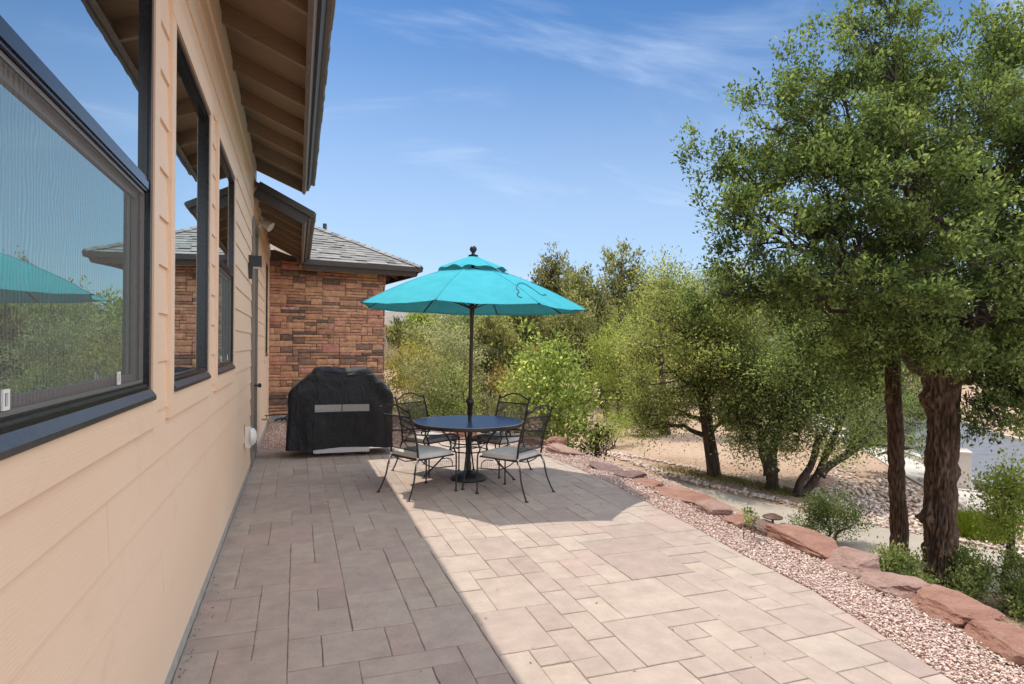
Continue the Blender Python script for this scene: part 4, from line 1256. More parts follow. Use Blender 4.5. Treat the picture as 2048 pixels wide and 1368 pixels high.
for x0, x1 in ((-0.385, -0.012), (0.0, 0.385)):
    V = []; F_ = []
    for i in range(9):
        for j in range(3): V.append(on_front(x0 + (x1 - x0) * i / 8, 0.715 + 0.045 * (j - 1) * 1.15, 0.006))
    for i in range(8):
        for j in range(2): F_.append((i * 3 + j, i * 3 + j + 1, i * 3 + j + 4, i * 3 + j + 3))
    mb = MB(); mb.add(V, F_); mb.build('mesh_vent', M['vent'], cv, smooth=True)
for x in (-0.40, 0.40):
    mb = MB(); mb.tube([on_front(x + 0.004 * sin(z * 9), z, 0.001) for z in np.linspace(0.16, 1.18, 40)], 0.0035, 6); mb.build('seam', M['cover'], cv, smooth=True)
mb = MB(); mb.box((-0.40, -0.30, 0.055), (0.40, 0.28, 0.14)); mb.box((-0.40, -0.306, 0.06), (0.40, -0.3005, 0.135)); mb.build('cabinet_base', M['steel'], t)
for x, y in ((-0.34, -0.24), (0.34, -0.24), (-0.34, 0.22), (0.34, 0.22)):
    mb = MB(); mb.lathe([(0.028, -0.012), (0.03, -0.008), (0.03, 0.008), (0.028, 0.012)], 16, (x, y, 0.03), (1, 0, 0)); wv = mb.build('caster_wheel', M['rubber'], t, smooth=True, angle=.6)
    mb = MB(); mb.prism([(x - 0.018, y, 0.025), (x - 0.018, y, 0.0545), (x + 0.018, y, 0.0545), (x + 0.018, y, 0.025), (x + 0.014, y, 0.025), (x + 0.014, y, 0.050), (x - 0.014, y, 0.050), (x - 0.014, y, 0.025)], (0, 0.012, 0)); mb.build('fork', M['steel'], wv)
    if (x, y) == (0.34, -0.24): pass

# ------------------------------------------------------------------ table
tc_ = G(937, 958); TX, TY = tc_.x, tc_.y
TR, TH = 0.668, 0.715
t = thing('patio_table', (TX, TY, 0), 'round patio table with a dark blue tabletop on curved black iron legs', 'table', rz=radians(-22))
mb = MB(); mb.lathe([(0.026, TH - 0.012), (TR - 0.012, TH - 0.012), (TR - 0.012, TH), (0.026, TH)], 96); mb.build('tabletop', M['table'], t)
mb = MB(); mb.lathe([(TR - 0.011, TH - 0.045), (TR + 0.004, TH - 0.045), (TR + 0.007, TH - 0.02), (TR + 0.004, TH - 0.003), (TR - 0.011, TH - 0.003)], 96, close=False); mb.build('rim', M['table_rim'], t, smooth=True, angle=.7)
mb = MB(); mb.lathe([(TR - 0.014, TH + 0.0005), (TR - 0.014, TH + 0.003), (TR + 0.001, TH + 0.002), (TR + 0.003, TH - 0.003)], 96, close=False); mb.build('edge_band', M['table_edge'], t, smooth=True)
def bez(pts, n=14):
    """Catmull-Rom through the points."""
    p = [Vector(q) for q in pts]; p = [p[0] * 2 - p[1]] + p + [p[-1] * 2 - p[-2]]; o = []
    for i in range(1, len(p) - 2):
        for k in range(n):
            f = k / n; a, b, c, d = p[i - 1], p[i], p[i + 1], p[i + 2]
            o.append(0.5 * ((2 * b) + (-a + c) * f + (2 * a - 5 * b + 4 * c - d) * f * f + (-a + 3 * b - 3 * c + d) * f ** 3))
    o.append(p[-2]); return o
for k in range(4):
    a = pi / 2 * k; ca, sa = cos(a), sin(a)
    leg = bez([(0.50, 0, TH - 0.02), (0.34, 0, 0.60), (0.235, 0, 0.46), (0.235, 0, 0.36), (0.36, 0, 0.22), (0.56, 0, 0.012)], 10)
    mb = MB(); mb.tube([(p.x * ca, p.x * sa, p.z) for p in leg], 0.0105, 9); lg = mb.build('leg', M['iron'], t, smooth=True)
    mb = MB(); mb.lathe([(0.024, 0.0), (0.024, 0.006), (0.012, 0.016)], 14, (0.562 * ca, 0.562 * sa, 0)); mb.build('foot_pad', M['iron'], lg, smooth=True, angle=.6)
for z in (0.46, 0.36):
    mb = MB(); mb.tube([(0.222 * cos(2 * pi * i / 48), 0.222 * sin(2 * pi * i / 48), z) for i in range(49)], 0.008, 8, cap=False); mb.build('ring', M['iron'], t, smooth=True)
for a in (0.4, 0.4 + pi / 2):
    ca, sa = cos(a + .38), sin(a + .38); mb = MB(); mb.box((-0.6, -0.012, TH - 0.03), (0.6, 0.012, TH - 0.0125), Matrix.Rotation(a, 4, 'Z')); mb.build('crossbar', M['iron'], t)

# ------------------------------------------------------------------ umbrella
t = thing('patio_umbrella', (TX, TY, 0), 'teal market umbrella standing open through the middle of the round table', 'umbrella')
tilt = 0.013
lean = Rt * tilt                                  # the pole leans a touch
def ax(z): return Vector((lean.x * z, lean.y * z, z))
mb = MB(); mb.lathe([(0.0, 0.0), (0.218, 0.0), (0.222, 0.018), (0.21, 0.04), (0.18, 0.062), (0.13, 0.085), (0.07, 0.098), (0.036, 0.103), (0.034, 0.11)], 48, close=False); mb.build('base', M['base'], t, smooth=True)
mb = MB(); mb.lathe([(0.034, 0.11), (0.034, 0.2), (0.03, 0.215), (0.022, 0.22)], 20, close=False); mb.build('base_tube', M['pole'], t, smooth=True, angle=.6)
mb = MB(); mb.tube([ax(z) for z in (0.09, 0.6, 1.2, 1.9, 2.5, 2.70)], 0.0225, 16); pl = mb.build('pole', M['pole'], t, smooth=True, angle=.9)
mb = MB(); mb.lathe([(0.024, 0.78), (0.031, 0.80), (0.031, 0.90), (0.035, 0.905), (0.046, 0.93), (0.05, 0.955), (0.044, 0.985), (0.028, 1.0), (0.024, 1.02)], 20, (lean.x * 0.9, lean.y * 0.9, 0), close=False); cr = mb.build('crank_housing', M['pole'], t, smooth=True, angle=.8)
ce = ax(0.955); mb = MB(); mb.tube([ce, ce - Rt * 0.075, ce - Rt * 0.085 + Vector((0, 0, .12)), ce - Rt * 0.14 + Vector((0, 0, .122))], 0.0065, 8); mb.build('crank_handle', M['pole'], cr, smooth=True)
UR, ZR, ZV, RV = 1.405, 2.105, 2.545, 0.415
camdir = Vector((-TX, -TY, 0)).normalized(); base_a = math.atan2(camdir.y, camdir.x)
A0 = base_a - radians(15.5) * -1 * -1
# tips run clockwise from the one just left of the sight line
AK = [base_a - radians(15.5) + radians(45) * k for k in range(8)]
def canopy_pt(k, f, r):
    """k panel, f across 0..1, r 0 (vent edge) .. 1 (hem)."""
    a0, a1 = AK[k % 8], AK[(k + 1) % 8] if k < 7 else AK[0] + 2 * pi
    rad = RV + (UR - RV) * r
    za = ZV + (ZR - ZV) * (r ** 0.98) + 0.028 * sin(pi * min(1, r)) 
    p0 = Vector((cos(a0) * rad, sin(a0) * rad, 0)); p1 = Vector((cos(a1) * rad, sin(a1) * rad, 0))
    p = p0.lerp(p1, f); s = sin(pi * f)
    p *= 1 - 0.034 * s * r * r                      # hem cut inward between tips
    z = za - 0.034 * s * r + 0.014 * s * r ** 3
    wr = 0.009 * NZ.noise(Vector((p.x * 5, p.y * 5, k * 3.0))) + 0.004 * NZ.noise(Vector((p.x * 13, p.y * 13, k * 7.0)))
    z += wr * s ** 0.5 if s > 0 else 0
    c = ax(z)
    sl = p.dot(Rt) * -tilt                          # canopy tilts with the pole
    return Vector((c.x + p.x, c.y + p.y, z + sl))
nf, nr = 16, 14
vs, fs = [], []
for k in range(8):
    b = len(vs)
    for i in range(nf + 1):
        for j in range(nr + 1): vs.append(canopy_pt(k, i / nf, j / nr))
    for i in range(nf):
        for j in range(nr):
            q0 = b + i * (nr + 1) + j; fs.append((q0, q0 + nr + 1, q0 + nr + 2, q0 + 1))
mb = MB(); mb.add(vs, fs); cn = mb.build('canopy', M['canopy'], t, smooth=True, angle=radians(14))
cbvh = BVHTree.FromPolygons(vs, fs)
# folded hem
mb = MB()
for k in range(8):
    for i in range(nf):
        a, b2 = canopy_pt(k, i / nf, 1), canopy_pt(k, (i + 1) / nf, 1); a2, b3 = canopy_pt(k, i / nf, .97), canopy_pt(k, (i + 1) / nf, .97)
        o = Vector((0, 0, -0.004)); mb.add([a + o, b2 + o, b3 + o, a2 + o], [(0, 1, 2, 3)]); mb.add([a, b2, b2 + o, a + o], [(0, 1, 2, 3)])
mb.build('hem', M['canopy'], cn)
# seams over the ribs
for k in range(8):
    mb = MB(); mb.tube([canopy_pt(k, 0, r) + Vector((0, 0, 0.001)) for r in np.linspace(0, 1, 10)], 0.0042, 6); mb.build('seam', M['canopy'], cn, smooth=True)
# top vent
vs, fs = [], []
for k in range(8):
    b = len(vs)
    for i in range(11):
        f = i / 10
        for j in range(9):
            r = j / 8; a0 = AK[k]; a1 = a0 + pi / 4; rad = 0.03 + 0.42 * r
            p = Vector((cos(a0) * rad, sin(a0) * rad, 0)).lerp(Vector((cos(a1) * rad, sin(a1) * rad, 0)), f)
            z = 2.755 - 0.185 * r ** 0.92 + 0.012 * sin(pi * r) + r * r * (0.022 * sin(pi * f) + 0.012 * sin(f * 9 + k * 2.1)); sl = p.dot(Rt) * -tilt
            c = ax(z); vs.append(Vector((c.x + p.x, c.y + p.y, z + sl)))
    for i in range(10):
        for j in range(8):
            q0 = b + i * 9 + j; fs.append((q0, q0 + 9, q0 + 10, q0 + 1))
mb = MB(); mb.add(vs, fs); mb.build('top_vent', M['canopy'], t, smooth=True, angle=radians(20))
c = ax(2.75); mb = MB(); mb.lathe([(0.06, 0.0), (0.062, 0.012), (0.03, 0.022), (0.02, 0.03), (0.02, 0.045), (0.034, 0.058), (0.044, 0.08), (0.043, 0.102), (0.03, 0.12), (0.008, 0.13)], 24, c); mb.build('finial', M['pole'], t, smooth=True, angle=.9)
zr = 2.115
for k in range(8):
    tip = canopy_pt(k, 0, 1); top = ax(2.60)
    a = AK[k]; d = Vector((cos(a), sin(a), 0)); pr = [top + d * 0.04] + [canopy_pt(k, 0, r) - Vector((0, 0, 0.012)) for r in (0.15, 0.4, 0.7, 0.985)]
    mb = MB(); mb.tube(pr, 0.0075, 8); rb_ = mb.build('rib', M['pole'], t, smooth=True)
    mid = canopy_pt(k, 0, 0.38) - Vector((0, 0, 0.018)); hub = ax(zr) + d * 0.045
    mb = MB(); mb.tube([hub, mid], 0.0062, 8); mb.build('strut', M['pole'], rb_, smooth=True)
    mb = MB(); mb.tube([canopy_pt(k, 0, 0.98) - Vector((0, 0, .008)), tip + d * 0.022 - Vector((0, 0, .006))], [0.01, 0.007], 8); mb.build('tip_cap', M['white_plastic'] if k == 3 else M['cord'], rb_, smooth=True)
mb = MB(); mb.lathe([(0.024, -0.10), (0.03, -0.09), (0.03, -0.02), (0.05, -0.012), (0.062, 0.005), (0.062, 0.022), (0.024, 0.03)], 24, ax(zr), close=False); mb.build('runner_hub', M['pole'], t, smooth=True, angle=.8)
# tie cord lying on the cloth
def on_canopy(u, v):
    o = Vector((-TX, -TY, EYE)); d = (P(u, v, 5.0) - Vector((0, 0, EYE)))
    h = cbvh.ray_cast(o, d.normalized()); return h[0] + h[1] * (0.005 if h[1].dot(d) < 0 else -0.005) if h[0] else None
cp = [on_canopy(u, v) for u, v in ((1044, 596), (1038, 594), (1034, 589), (1038, 584), (1033, 577), (1034, 570), (1040, 566.5), (1048, 568), (1060, 575), (1073, 584), (1080, 589), (1087, 591), (1090, 588.5), (1092, 592))]
cp = [q for q in cp if q is not None]
if len(cp) > 3:
    mb = MB(); mb.tube(bez(cp, 6), 0.0036, 6); mb.build('tie_cord', M['cord'], cn, smooth=True)

# ------------------------------------------------------------------ chairs
def scroll(c, r, a0, turns, n, ex, ez):
    return [c + ex * (r * (1 - 0.55 * i / n) * cos(a0 + turns * 2 * pi * i / n)) + ez * (r * (1 - 0.55 * i / n) * sin(a0 + turns * 2 * pi * i / n)) for i in range(n + 1)]
CH = dict(name='iron_chair', cat='chair', group='iron chairs round the patio table')
def make_chair(label):
    t = thing(CH['name'], (0, 0, 0), label, CH['cat'], CH['group'])
    I = M['iron']
    # seat frame
    fr = [(-.245, -.235, .405), (.245, -.235, .405), (.265, .245, .415), (-.265, .245, .415)]
    mb = MB()
    for a, b in zip(fr, fr[1:] + fr[:1]): mb.tube([a, b], 0.0085, 8)
    mb.build('seat_frame', I, t, smooth=True, angle=.9)
    mb = MB()
    for i in range(1, 24):
        f = i / 24
        mb.tube([Vector(fr[0]).lerp(Vector(fr[1]), f), Vector(fr[3]).lerp(Vector(fr[2]), f)], 0.0026, 4, cap=False)
        mb.tube([Vector(fr[0]).lerp(Vector(fr[3]), f), Vector(fr[1]).lerp(Vector(fr[2]), f)], 0.0026, 4, cap=False)
    mb.build('seat_mesh', I, t)
    # back frame: posts, arched rail, straight rail
    bl, br = [(-.245, -.235, .405), (-.250, -.262, .60), (-.253, -.318, .80), (-.256, -.372, .945)], [(.245, -.235, .405), (.250, -.262, .60), (.253, -.318, .80), (.256, -.372, .945)]
    mb = MB(); mb.tube(bez(bl, 6), 0.012, 8); mb.tube(bez(br, 6), 0.012, 8)
    mb.ball((-.256, -.376, .955), 0.017); mb.ball((.256, -.376, .955), 0.017)
    mb.tube(bez([(-.256, -.368, .925), (-.19, -.375, .945), (-.10, -.392, .985), (0, -.398, 1.0), (.10, -.392, .985), (.19, -.375, .945), (.256, -.368, .925)], 5), 0.010, 8)
    mb.tube([(-.254, -.345, .875), (.254, -.345, .875)], 0.009, 8); mb.tube([(-.248, -.246, .50), (.248, -.246, .50)], 0.006, 8)
    mb.build('back_frame', I, t, smooth=True, angle=.9)
    def bp(f, z):
        # interpolated post position
        q = np.interp(z, [.405, .60, .80, .945], [-.235, -.262, -.318, -.372]); return Vector((f * .25, q, z))
    mb = MB()
    for i in range(1, 34): mb.tube([bp(-1 + 2 * i / 34, z) for z in (.50, .60, .70, .80, .874)], 0.0027, 4, cap=False)
    for i in range(1, 26):
        z = .50 + .374 * i / 26; mb.tube([bp(-1, z), bp(1, z)], 0.0027, 4, cap=False)
    mb.build('back_mesh', I, t)
    for s in (-1, 1):
        mb = MB(); mb.tube(bez([(s * .245, -.235, .405), (s * .252, -.275, .33), (s * .262, -.30, .20), (s * .275, -.345, .08), (s * .285, -.385, .006)], 6), 0.0095, 8)
        lg = mb.build('leg', I, t, smooth=True); mb = MB(); mb.lathe([(0.022, 0), (0.022, 0.005), (0.011, 0.014)], 12, (s * .285, -.386, 0)); mb.build('foot_pad', I, lg, smooth=True, angle=.6)
        mb = MB(); mb.tube(bez([(s * .275, .275, .006), (s * .275, .275, .22), (s * .275, .272, .41), (s * .277, .255, .455), (s * .28, .235, .50), (s * .28, .262, .56), (s * .28, .26, .60)], 6), 0.0090, 8)
        lg = mb.build('leg', I, t, smooth=True); mb = MB(); mb.lathe([(0.022, 0), (0.022, 0.005), (0.011, 0.014)], 12, (s * .275, .275, 0)); mb.build('foot_pad', I, lg, smooth=True, angle=.6)
        # arm: from the post forward, rolling over into a scroll
        mb = MB(); pts = bez([(s * .252, -.285, .69), (s * .272, -.17, .675), (s * .285, 0, .66), (s * .285, .15, .66), (s * .283, .235, .645)], 6)
        c = Vector((s * .283, .235, .603)); pts += scroll(c, .042, pi / 2 - .2, -1.15, 22, Vector((0, 1, 0)), Vector((0, 0, 1)))
        mb.tube(pts, 0.0085, 8); mb.build('arm', I, t, smooth=True)
        mb = MB(); mb.tube([(s * .275, .275, .285), (s * .272, -.03, .30)], 0.006, 8); mb.tube(bez([(s * .272, -.03, .30), (s * .266, -.13, .345), (s * .255, -.20, .40)], 6), 0.006, 8)
        mb.tube(bez([(s * .274, .22, .287), (s * .272, .215, .345), (s * .271, .16, .385), (s * .271, .06, .39)], 6), 0.0055, 8)
        for i in range(8): mb.tube([(s * .273, .20 - .028 * i, .29), (s * .271, .195 - .03 * i, .372 if i < 6 else .34)], 0.0016, 4)
        mb.build('brace', I, t, smooth=True)
    # cushion with boxed sides
    vs, fs = [], []; nn_ = 18
    def cush(i, j, top):
        x = -1 + 2 * i / nn_; y = -1 + 2 * j / nn_
        e = max(abs(x), abs(y)); w_ = .245 + .012 * (y * .5 + .5)
        cr_ = 1 - 0.06 * (abs(x) * abs(y)) ** 3
        puff = (1 - abs(x) ** 4) * (1 - abs(y) ** 4)
        z = .418 + (.042 + .026 * puff ** .6 if top else 0.0)
        if top: z += 0.006 * NZ.noise(Vector((x * 2, y * 2, 3)))
        return Vector((x * w_ * cr_, y * .238 * cr_ + .008, z))
    for top in (0, 1):
        for i in range(nn_ + 1):
            for j in range(nn_ + 1): vs.append(cush(i, j, top))
    q_ = (nn_ + 1) ** 2
    for i in range(nn_):
        for j in range(nn_):
            a = i * (nn_ + 1) + j; fs.append((a, a + 1, a + nn_ + 2, a + nn_ + 1)); fs.append((q_ + a, q_ + a + nn_ + 1, q_ + a + nn_ + 2, q_ + a + 1))
    for k in range(nn_):
        for (i0, j0, i1, j1) in ((k, 0, k + 1, 0), (k, nn_, k + 1, nn_), (0, k, 0, k + 1), (nn_, k, nn_, k + 1)):
            a, b = i0 * (nn_ + 1) + j0, i1 * (nn_ + 1) + j1; fs.append((a, b, b + q_, a + q_))
    mb = MB(); mb.add(vs, fs); cu = mb.build('cushion', M['cushion'], t, smooth=True, angle=radians(55))
    for s in (-1, 1):
        mb = MB(); mb.ball((s * .243, -.243, .425), 0.016)
        for dx_, dz in ((.012, -.115), (-.008, -.095)):
            mb.tube(bez([(s * .243, -.245, .42), (s * .25 + dx_ * .5, -.262, .38), (s * .25 + dx_ * 1.6, -.262 - abs(dx_), .42 + dz)], 5), [0.006] * 10 + [0.007], 5)
        mb.build('tie', M['cushion'], cu, smooth=True)
    return t
feet = [((756, 984), (818, 1003), 'black iron chair nearest the camera on the house side of the table'),
        ((1056, 1004), (1105, 985), 'black iron chair nearest the camera on the gravel side of the table'),
        ((845, 929), (788, 941), 'black iron chair with cream cushion behind the table beside the covered grill'),
        ((1062, 940), (997, 929), 'black iron chair with cream cushion behind the table in front of the bright green bush')]
proto = make_chair(feet[0][2]); tcen = Vector((TX, TY, 0))
for k, (a, b, lab) in enumerate(feet):
    pa, pb = G(*a), G(*b); mid = (pa + pb) / 2; d = pb - pa; fdir = Vector((-d.y, d.x, 0)).normalized()
    if fdir.dot(tcen - mid) < 0: fdir = -fdir
    if k > 1: fdir = (fdir * 0.6 + (tcen - mid).normalized() * 0.4).normalized()
    c = mid + fdir * 0.386
    o = proto if k == 0 else copy_tree(proto)
    o.location = (c.x, c.y, 0); o.rotation_euler = (0, 0, math.atan2(fdir.y, fdir.x) - pi / 2); o['label'] = lab

# ------------------------------------------------------------------ plants
def unit(a): return a / np.maximum(np.linalg.norm(a, axis=-1, keepdims=True), 1e-9)


def leaf_arrays(tw, ax_, per, tlen, ll, ratio, rng, spread=0.28, up=0.25, droop=0.0, ltint=None, size_var=0.35):
    n = len(tw)
    t = rng.uniform(0, 1, (n, per)); L_ = tlen * rng.uniform(0.6, 1.3, (n, 1))
    p = tw[:, None, :] + ax_[:, None, :] * (t * L_)[..., None] + rng.normal(0, 1, (n, per, 3)) * (spread * tlen)
    d = unit(ax_[:, None, :] * 0.55 + rng.normal(0, 0.62, (n, per, 3)) + np.array([0, 0, up - droop]))
    s = unit(np.cross(d, rng.normal(0, 0.55, (n, per, 3)) + np.array([0, 0, 1.0])))
    l = ll * (1 + size_var * rng.uniform(-1, 1, (n, per)))[..., None]
    w_ = l * ratio * 0.5
    a = p; b = p + d * l * 0.5 + s * w_; c = p + d * l; e = p + d * l * 0.5 - s * w_
    # a slight cup, so the two halves catch light differently
    nrm = np.cross(s, d); b = b + nrm * w_ * 0.3; e = e + nrm * w_ * 0.3
    V = np.stack([a, b, c, e], 2).reshape(-1, 3)
    tt = np.clip(0.42 + (0.0 if ltint is None else ltint[:, None]) + rng.normal(0, 0.21, (n, 1)) + rng.normal(0, 0.19, (n, per)), 0, 1).ravel()
    return V, tt


def leaf_object(name, V, tt, mat, parent, org):
    V = V - np.array(org)[None]
    return np_mesh(name, V, np.arange(len(V)).reshape(-1, 4), mat, parent, tint=tt)


def crown(blobs, nleaf, rng, ll, tlen, per, clump=0.34, flat=0.62, outline=0.22, hollow=0.4):
    """blobs: list of (centre Vector, (rx, ry, rz)). Returns twig positions/axes and clump centres."""
    B = np.array([list(c) for c, r in blobs]); Rr = np.array([list(r) for c, r in blobs])
    wgt = (Rr[:, 0] * Rr[:, 1] * Rr[:, 2]) ** (2 / 3); wgt = wgt / wgt.sum()
    ntw = max(8, int(nleaf / per)); pos = []; axs = []; cl = []; tints = []
    for c, r, f in zip(B, Rr, wgt):
        m = max(4, int(round(ntw * f))); k = max(4, int(round(9 + 16 * f * len(B) ** 0.5)))
        d = unit(rng.normal(size=(k, 3)))
        ph = rng.uniform(0, 6.28, 3)
        rr = rng.uniform(hollow, 1.0, k) ** 0.6 * (1 + outline * np.sin(d @ np.array([3.1, 2.3, 1.7]) + ph[0]) + outline * 0.7 * np.sin(d @ np.array([-2.2, 4.1, 5.0]) + ph[1]))
        cc = c + d * r * rr[:, None]
        cl.append(cc)
        ct = rng.normal(0, 0.17, k)
        w_ = rng.randint(0, k, m)
        sg = r.min() * clump
        q2 = cc[w_] + rng.normal(0, 1, (m, 3)) * np.array([sg, sg, sg * flat])
        pos.append(q2)
        o = unit((q2 - c) / r)
        axs.append(unit(o * 0.8 + np.array([0, 0, 0.25]) + rng.normal(0, 0.45, (m, 3)))); tints.append(ct[w_])
    return np.concatenate(pos), np.concatenate(axs), cl, np.concatenate(tints)


def limb(mb, a, b, r0, r1, rng, n=6, sag=0.1, wob=0.08, sides=6):
    a, b = Vector(a), Vector(b); L_ = (b - a).length; pts = []
    for i in range(n + 1):
        f = i / n; p = a.lerp(b, f); p.z += sag * L_ * sin(pi * f)
        if 0 < i < n: p += Vector(rng.normal(0, wob * L_ / n ** 0.5, 3))
        pts.append(p)
    mb.tube(pts, [r0 + (r1 - r0) * (i / n) ** 0.8 for i in range(n + 1)], sides, cap=False)
    return pts


def px_blobs(spec, rng=None, dz=0.6):
    out = []
    for s in spec:
        u, v, ru, rv, Z = s[:5]; k = Z / FPX
        dep = s[5] if len(s) > 5 else ru * k * dz
        c = P(u, v, Z); out.append((c, (ru * k, max(ru * k * .55, dep), rv * k)))
    return out


def twigs_into(mb, pos, axs, L_, r, rng, share=1.0):
    """Fine twigs carrying the leaf sprays."""
    for p, a in zip(pos, axs):
        if rng.rand() > share: continue
        p = Vector(p); a = Vector(a); b = a.orthogonal().normalized() * r; c = a.cross(b).normalized() * r
        o = p - a * L_ * .35
        mb.add([o + b, o - b * .5 + c * .87, o - b * .5 - c * .87, p + a * L_ * .8], [(0, 1, 3), (1, 2, 3), (2, 0, 3)])


def tree(name, label, cat, base, blobs, leaf, bark, ll, nleaf, seed, trunks=(), tr=(0.1, 0.05), ratio=0.5, tlen=0.3, per=22, group=None,
         clump=0.34, flat=0.62, up=0.25, droop=0.0, spread=0.28, outline=0.22, hollow=0.4, twigs=0.4, trunk_ob=None, fork=None, stem='trunk', crown_name='crown', twig=0.0):
    rng = np.random.RandomState(seed)
    base = Vector(base); t = thing(name, base, label, cat, group); org = tuple(base)
    pos, axs, cl, ct = crown(blobs, nleaf, rng, ll, tlen, per, clump, flat, outline, hollow)
    V, tt = leaf_arrays(pos, axs, per, tlen, ll, ratio, rng, spread, up, droop, ct)
    leaf_object(crown_name, V, tt, leaf, t, org)
    mb = MB(); ends = []
    for path in trunks:
        pts = bez([Vector(p) for p in path], 5); n = len(pts)
        rr = [tr[0] + (tr[1] - tr[0]) * (i / (n - 1)) for i in range(n)]
        rr[0] *= 1.35; rr[1] *= 1.12
        mb.tube(pts, rr, 12, cap=True); ends.append((pts, tr[1]))
    if fork is not None: ends = [([Vector(fork)], tr[1])]
    for (c, r), cc in zip(blobs, cl):
        if not ends: break
        # leave from the nearest trunk, part-way up
        pts, r1 = min(ends, key=lambda e: (e[0][-1] - c).length)
        hi = pts[-1] if (c.z > pts[-1].z - 0.2 or len(pts) < 4) else min(pts[len(pts) // 2:], key=lambda p: abs(p.z - c.z + 0.3))
        L_ = (c - hi).length
        lp = limb(mb, hi, c, r1 * 0.72, max(0.004, r1 * 0.14), rng, 6, 0.06, 0.10)
        for q2 in cc[: max(3, int(len(cc) * twigs))]:
            s_ = lp[rng.randint(2, len(lp))]
            limb(mb, s_, q2, max(0.004, r1 * 0.2), max(0.0025, r1 * 0.07), rng, 4, 0.04, 0.09, 4)
    if twig: twigs_into(mb, pos, axs, tlen, twig, rng)
    if mb.v: mb.build(stem, bark, t, org, smooth=True, fix=False)
    return t

OAK = M['bark_dark']

# ---- thick-trunked oak beside the patio
ob = ground_at(1878, 6.35)
def oz(u, v): return P(u, v, 6.35)
path = bez([oz(1880, 1225), oz(1880, 1150), oz(1881, 1060), oz(1883, 960), oz(1886, 870), oz(1888, 800), oz(1884, 745)], 26)
path = [Vector((p.x, p.y, p.z)) for p in path]; path[0].z = min(path[0].z, ob.z - 0.1)
SD = 84


def bark_trunk(path, rad, burls, parent, org, SD=84, depth=0.032, seed=0.0):
    vs, fs, fur = [], [], []
    for i, p in enumerate(path):
        f = i / (len(path) - 1); r = rad(f)
        for k in range(SD):
            a = 2 * pi * k / SD; d = Vector((cos(a), sin(a), 0))
            sp = Vector((cos(a) * 2.6 + seed, sin(a) * 2.6, p.z * 1.9 + 0.35 * sin(a * 3)))
            dist, _ = NZ.voronoi(sp * 2.6 + Vector((0.25 * NZ.noise(sp * 3), 0.25 * NZ.noise(sp * 3 + Vector((9, 0, 0))), 0)))
            e = min(1, (dist[1] - dist[0]) * 2.6)
            big = 0.10 * r * NZ.fractal(Vector((cos(a) * 1.2 + seed, sin(a) * 1.2, p.z * 1.6)), 0.9, 2, 4)
            rr = r + big + depth * (e - 0.5) + 0.004 * NZ.noise(sp * 9)
            q2 = p + d * rr
            for bc, br, bh in burls:
                dd = (q2 - bc).length
                if dd < br * 2.2: q2 = q2 + d * bh * math.exp(-(dd / br) ** 2 * 1.6) * (1 + 0.6 * NZ.noise(q2 * 22))
            vs.append(q2); fur.append(0.10 + 0.90 * min(1, max(0, e * 1.25)))
    for i in range(len(path) - 1):
        for k in range(SD): fs.append((i * SD + k, i * SD + (k + 1) % SD, (i + 1) * SD + (k + 1) % SD, (i + 1) * SD + k))
    fs.append(tuple((len(path) - 1) * SD + k for k in range(SD)))
    me = bpy.data.meshes.new('trunk'); me.from_pydata([Vector(v) - Vector(org) for v in vs], [], fs)
    at = me.attributes.new('fur', 'FLOAT', 'POINT'); at.data.foreach_set('value', fur)
    me.polygons.foreach_set('use_smooth', [True] * len(me.polygons)); me.materials.append(M['oak_bark'])
    return link(bpy.data.objects.new('trunk', me), parent)


bur = [(oz(1851, 1035), 0.10, 0.085), (oz(1846, 1095), 0.07, 0.06), (oz(1908, 945), 0.08, 0.05), (oz(1853, 1130), 0.06, 0.04), (oz(1858, 800), 0.16, 0.09)]
oak_blobs = [(1440, 320, 62, 48, 6.4), (1475, 425, 80, 55, 6.2), (1555, 262, 78, 55, 6.5), (1540, 470, 100, 70, 6.0), (1640, 140, 72, 55, 6.6), (1735, 62, 75, 50, 6.7), (1700, 205, 100, 75, 6.3), (1825, 130, 95, 70, 6.8), (1935, 120, 95, 75, 6.9), (2030, 175, 100, 90, 6.9),
             (1890, 255, 115, 90, 6.1), (1780, 330, 115, 85, 5.9), (1640, 370, 100, 75, 6.0), (1990, 350, 120, 95, 6.4), (1870, 430, 120, 80, 5.7), (1720, 470, 115, 75, 5.7), (1610, 555, 95, 55, 5.8), (2010, 510, 110, 80, 6.0), (1840, 560, 125, 75, 5.5), (1945, 640, 110, 65, 5.9), (1705, 610, 100, 60, 5.9),
             (1510, 575, 80, 38, 6.2), (1430, 590, 55, 30, 6.4), (2060, 640, 80, 90, 6.2), (1850, 690, 95, 48, 5.9), (1750, 680, 85, 48, 6.2), (2010, 775, 60, 55, 6.1), (2045, 815, 50, 45, 6.2), (2050, 740, 50, 60, 6.0), (1985, 850, 45, 38, 6.0), (2130, 330, 120, 130, 6.8), (2120, 520, 110, 110, 6.6), (2070, 270, 80, 80, 6.4), (2065, 420, 80, 80, 6.3), (2060, 570, 80, 70, 6.2), (2070, 730, 60, 60, 6.4), (1960, 740, 70, 45, 6.1),
             (1600, 330, 90, 80, 7.4), (1750, 230, 120, 90, 7.6), (1900, 300, 140, 120, 7.6), (1800, 480, 130, 90, 7.4), (2000, 450, 130, 110, 7.6), (1650, 560, 100, 60, 7.2)]
OB = px_blobs(oak_blobs, dz=0.9)
t = thing('oak_tree', ob, 'big oak with a thick furrowed burled trunk just beyond the red boulders', 'tree'); rng = np.random.RandomState(101)
org = tuple(ob)
pos, axs, cl, ct = crown(OB, 150000, rng, 0.04, 0.22, 26, 0.21, 0.42, 0.30, 0.35)
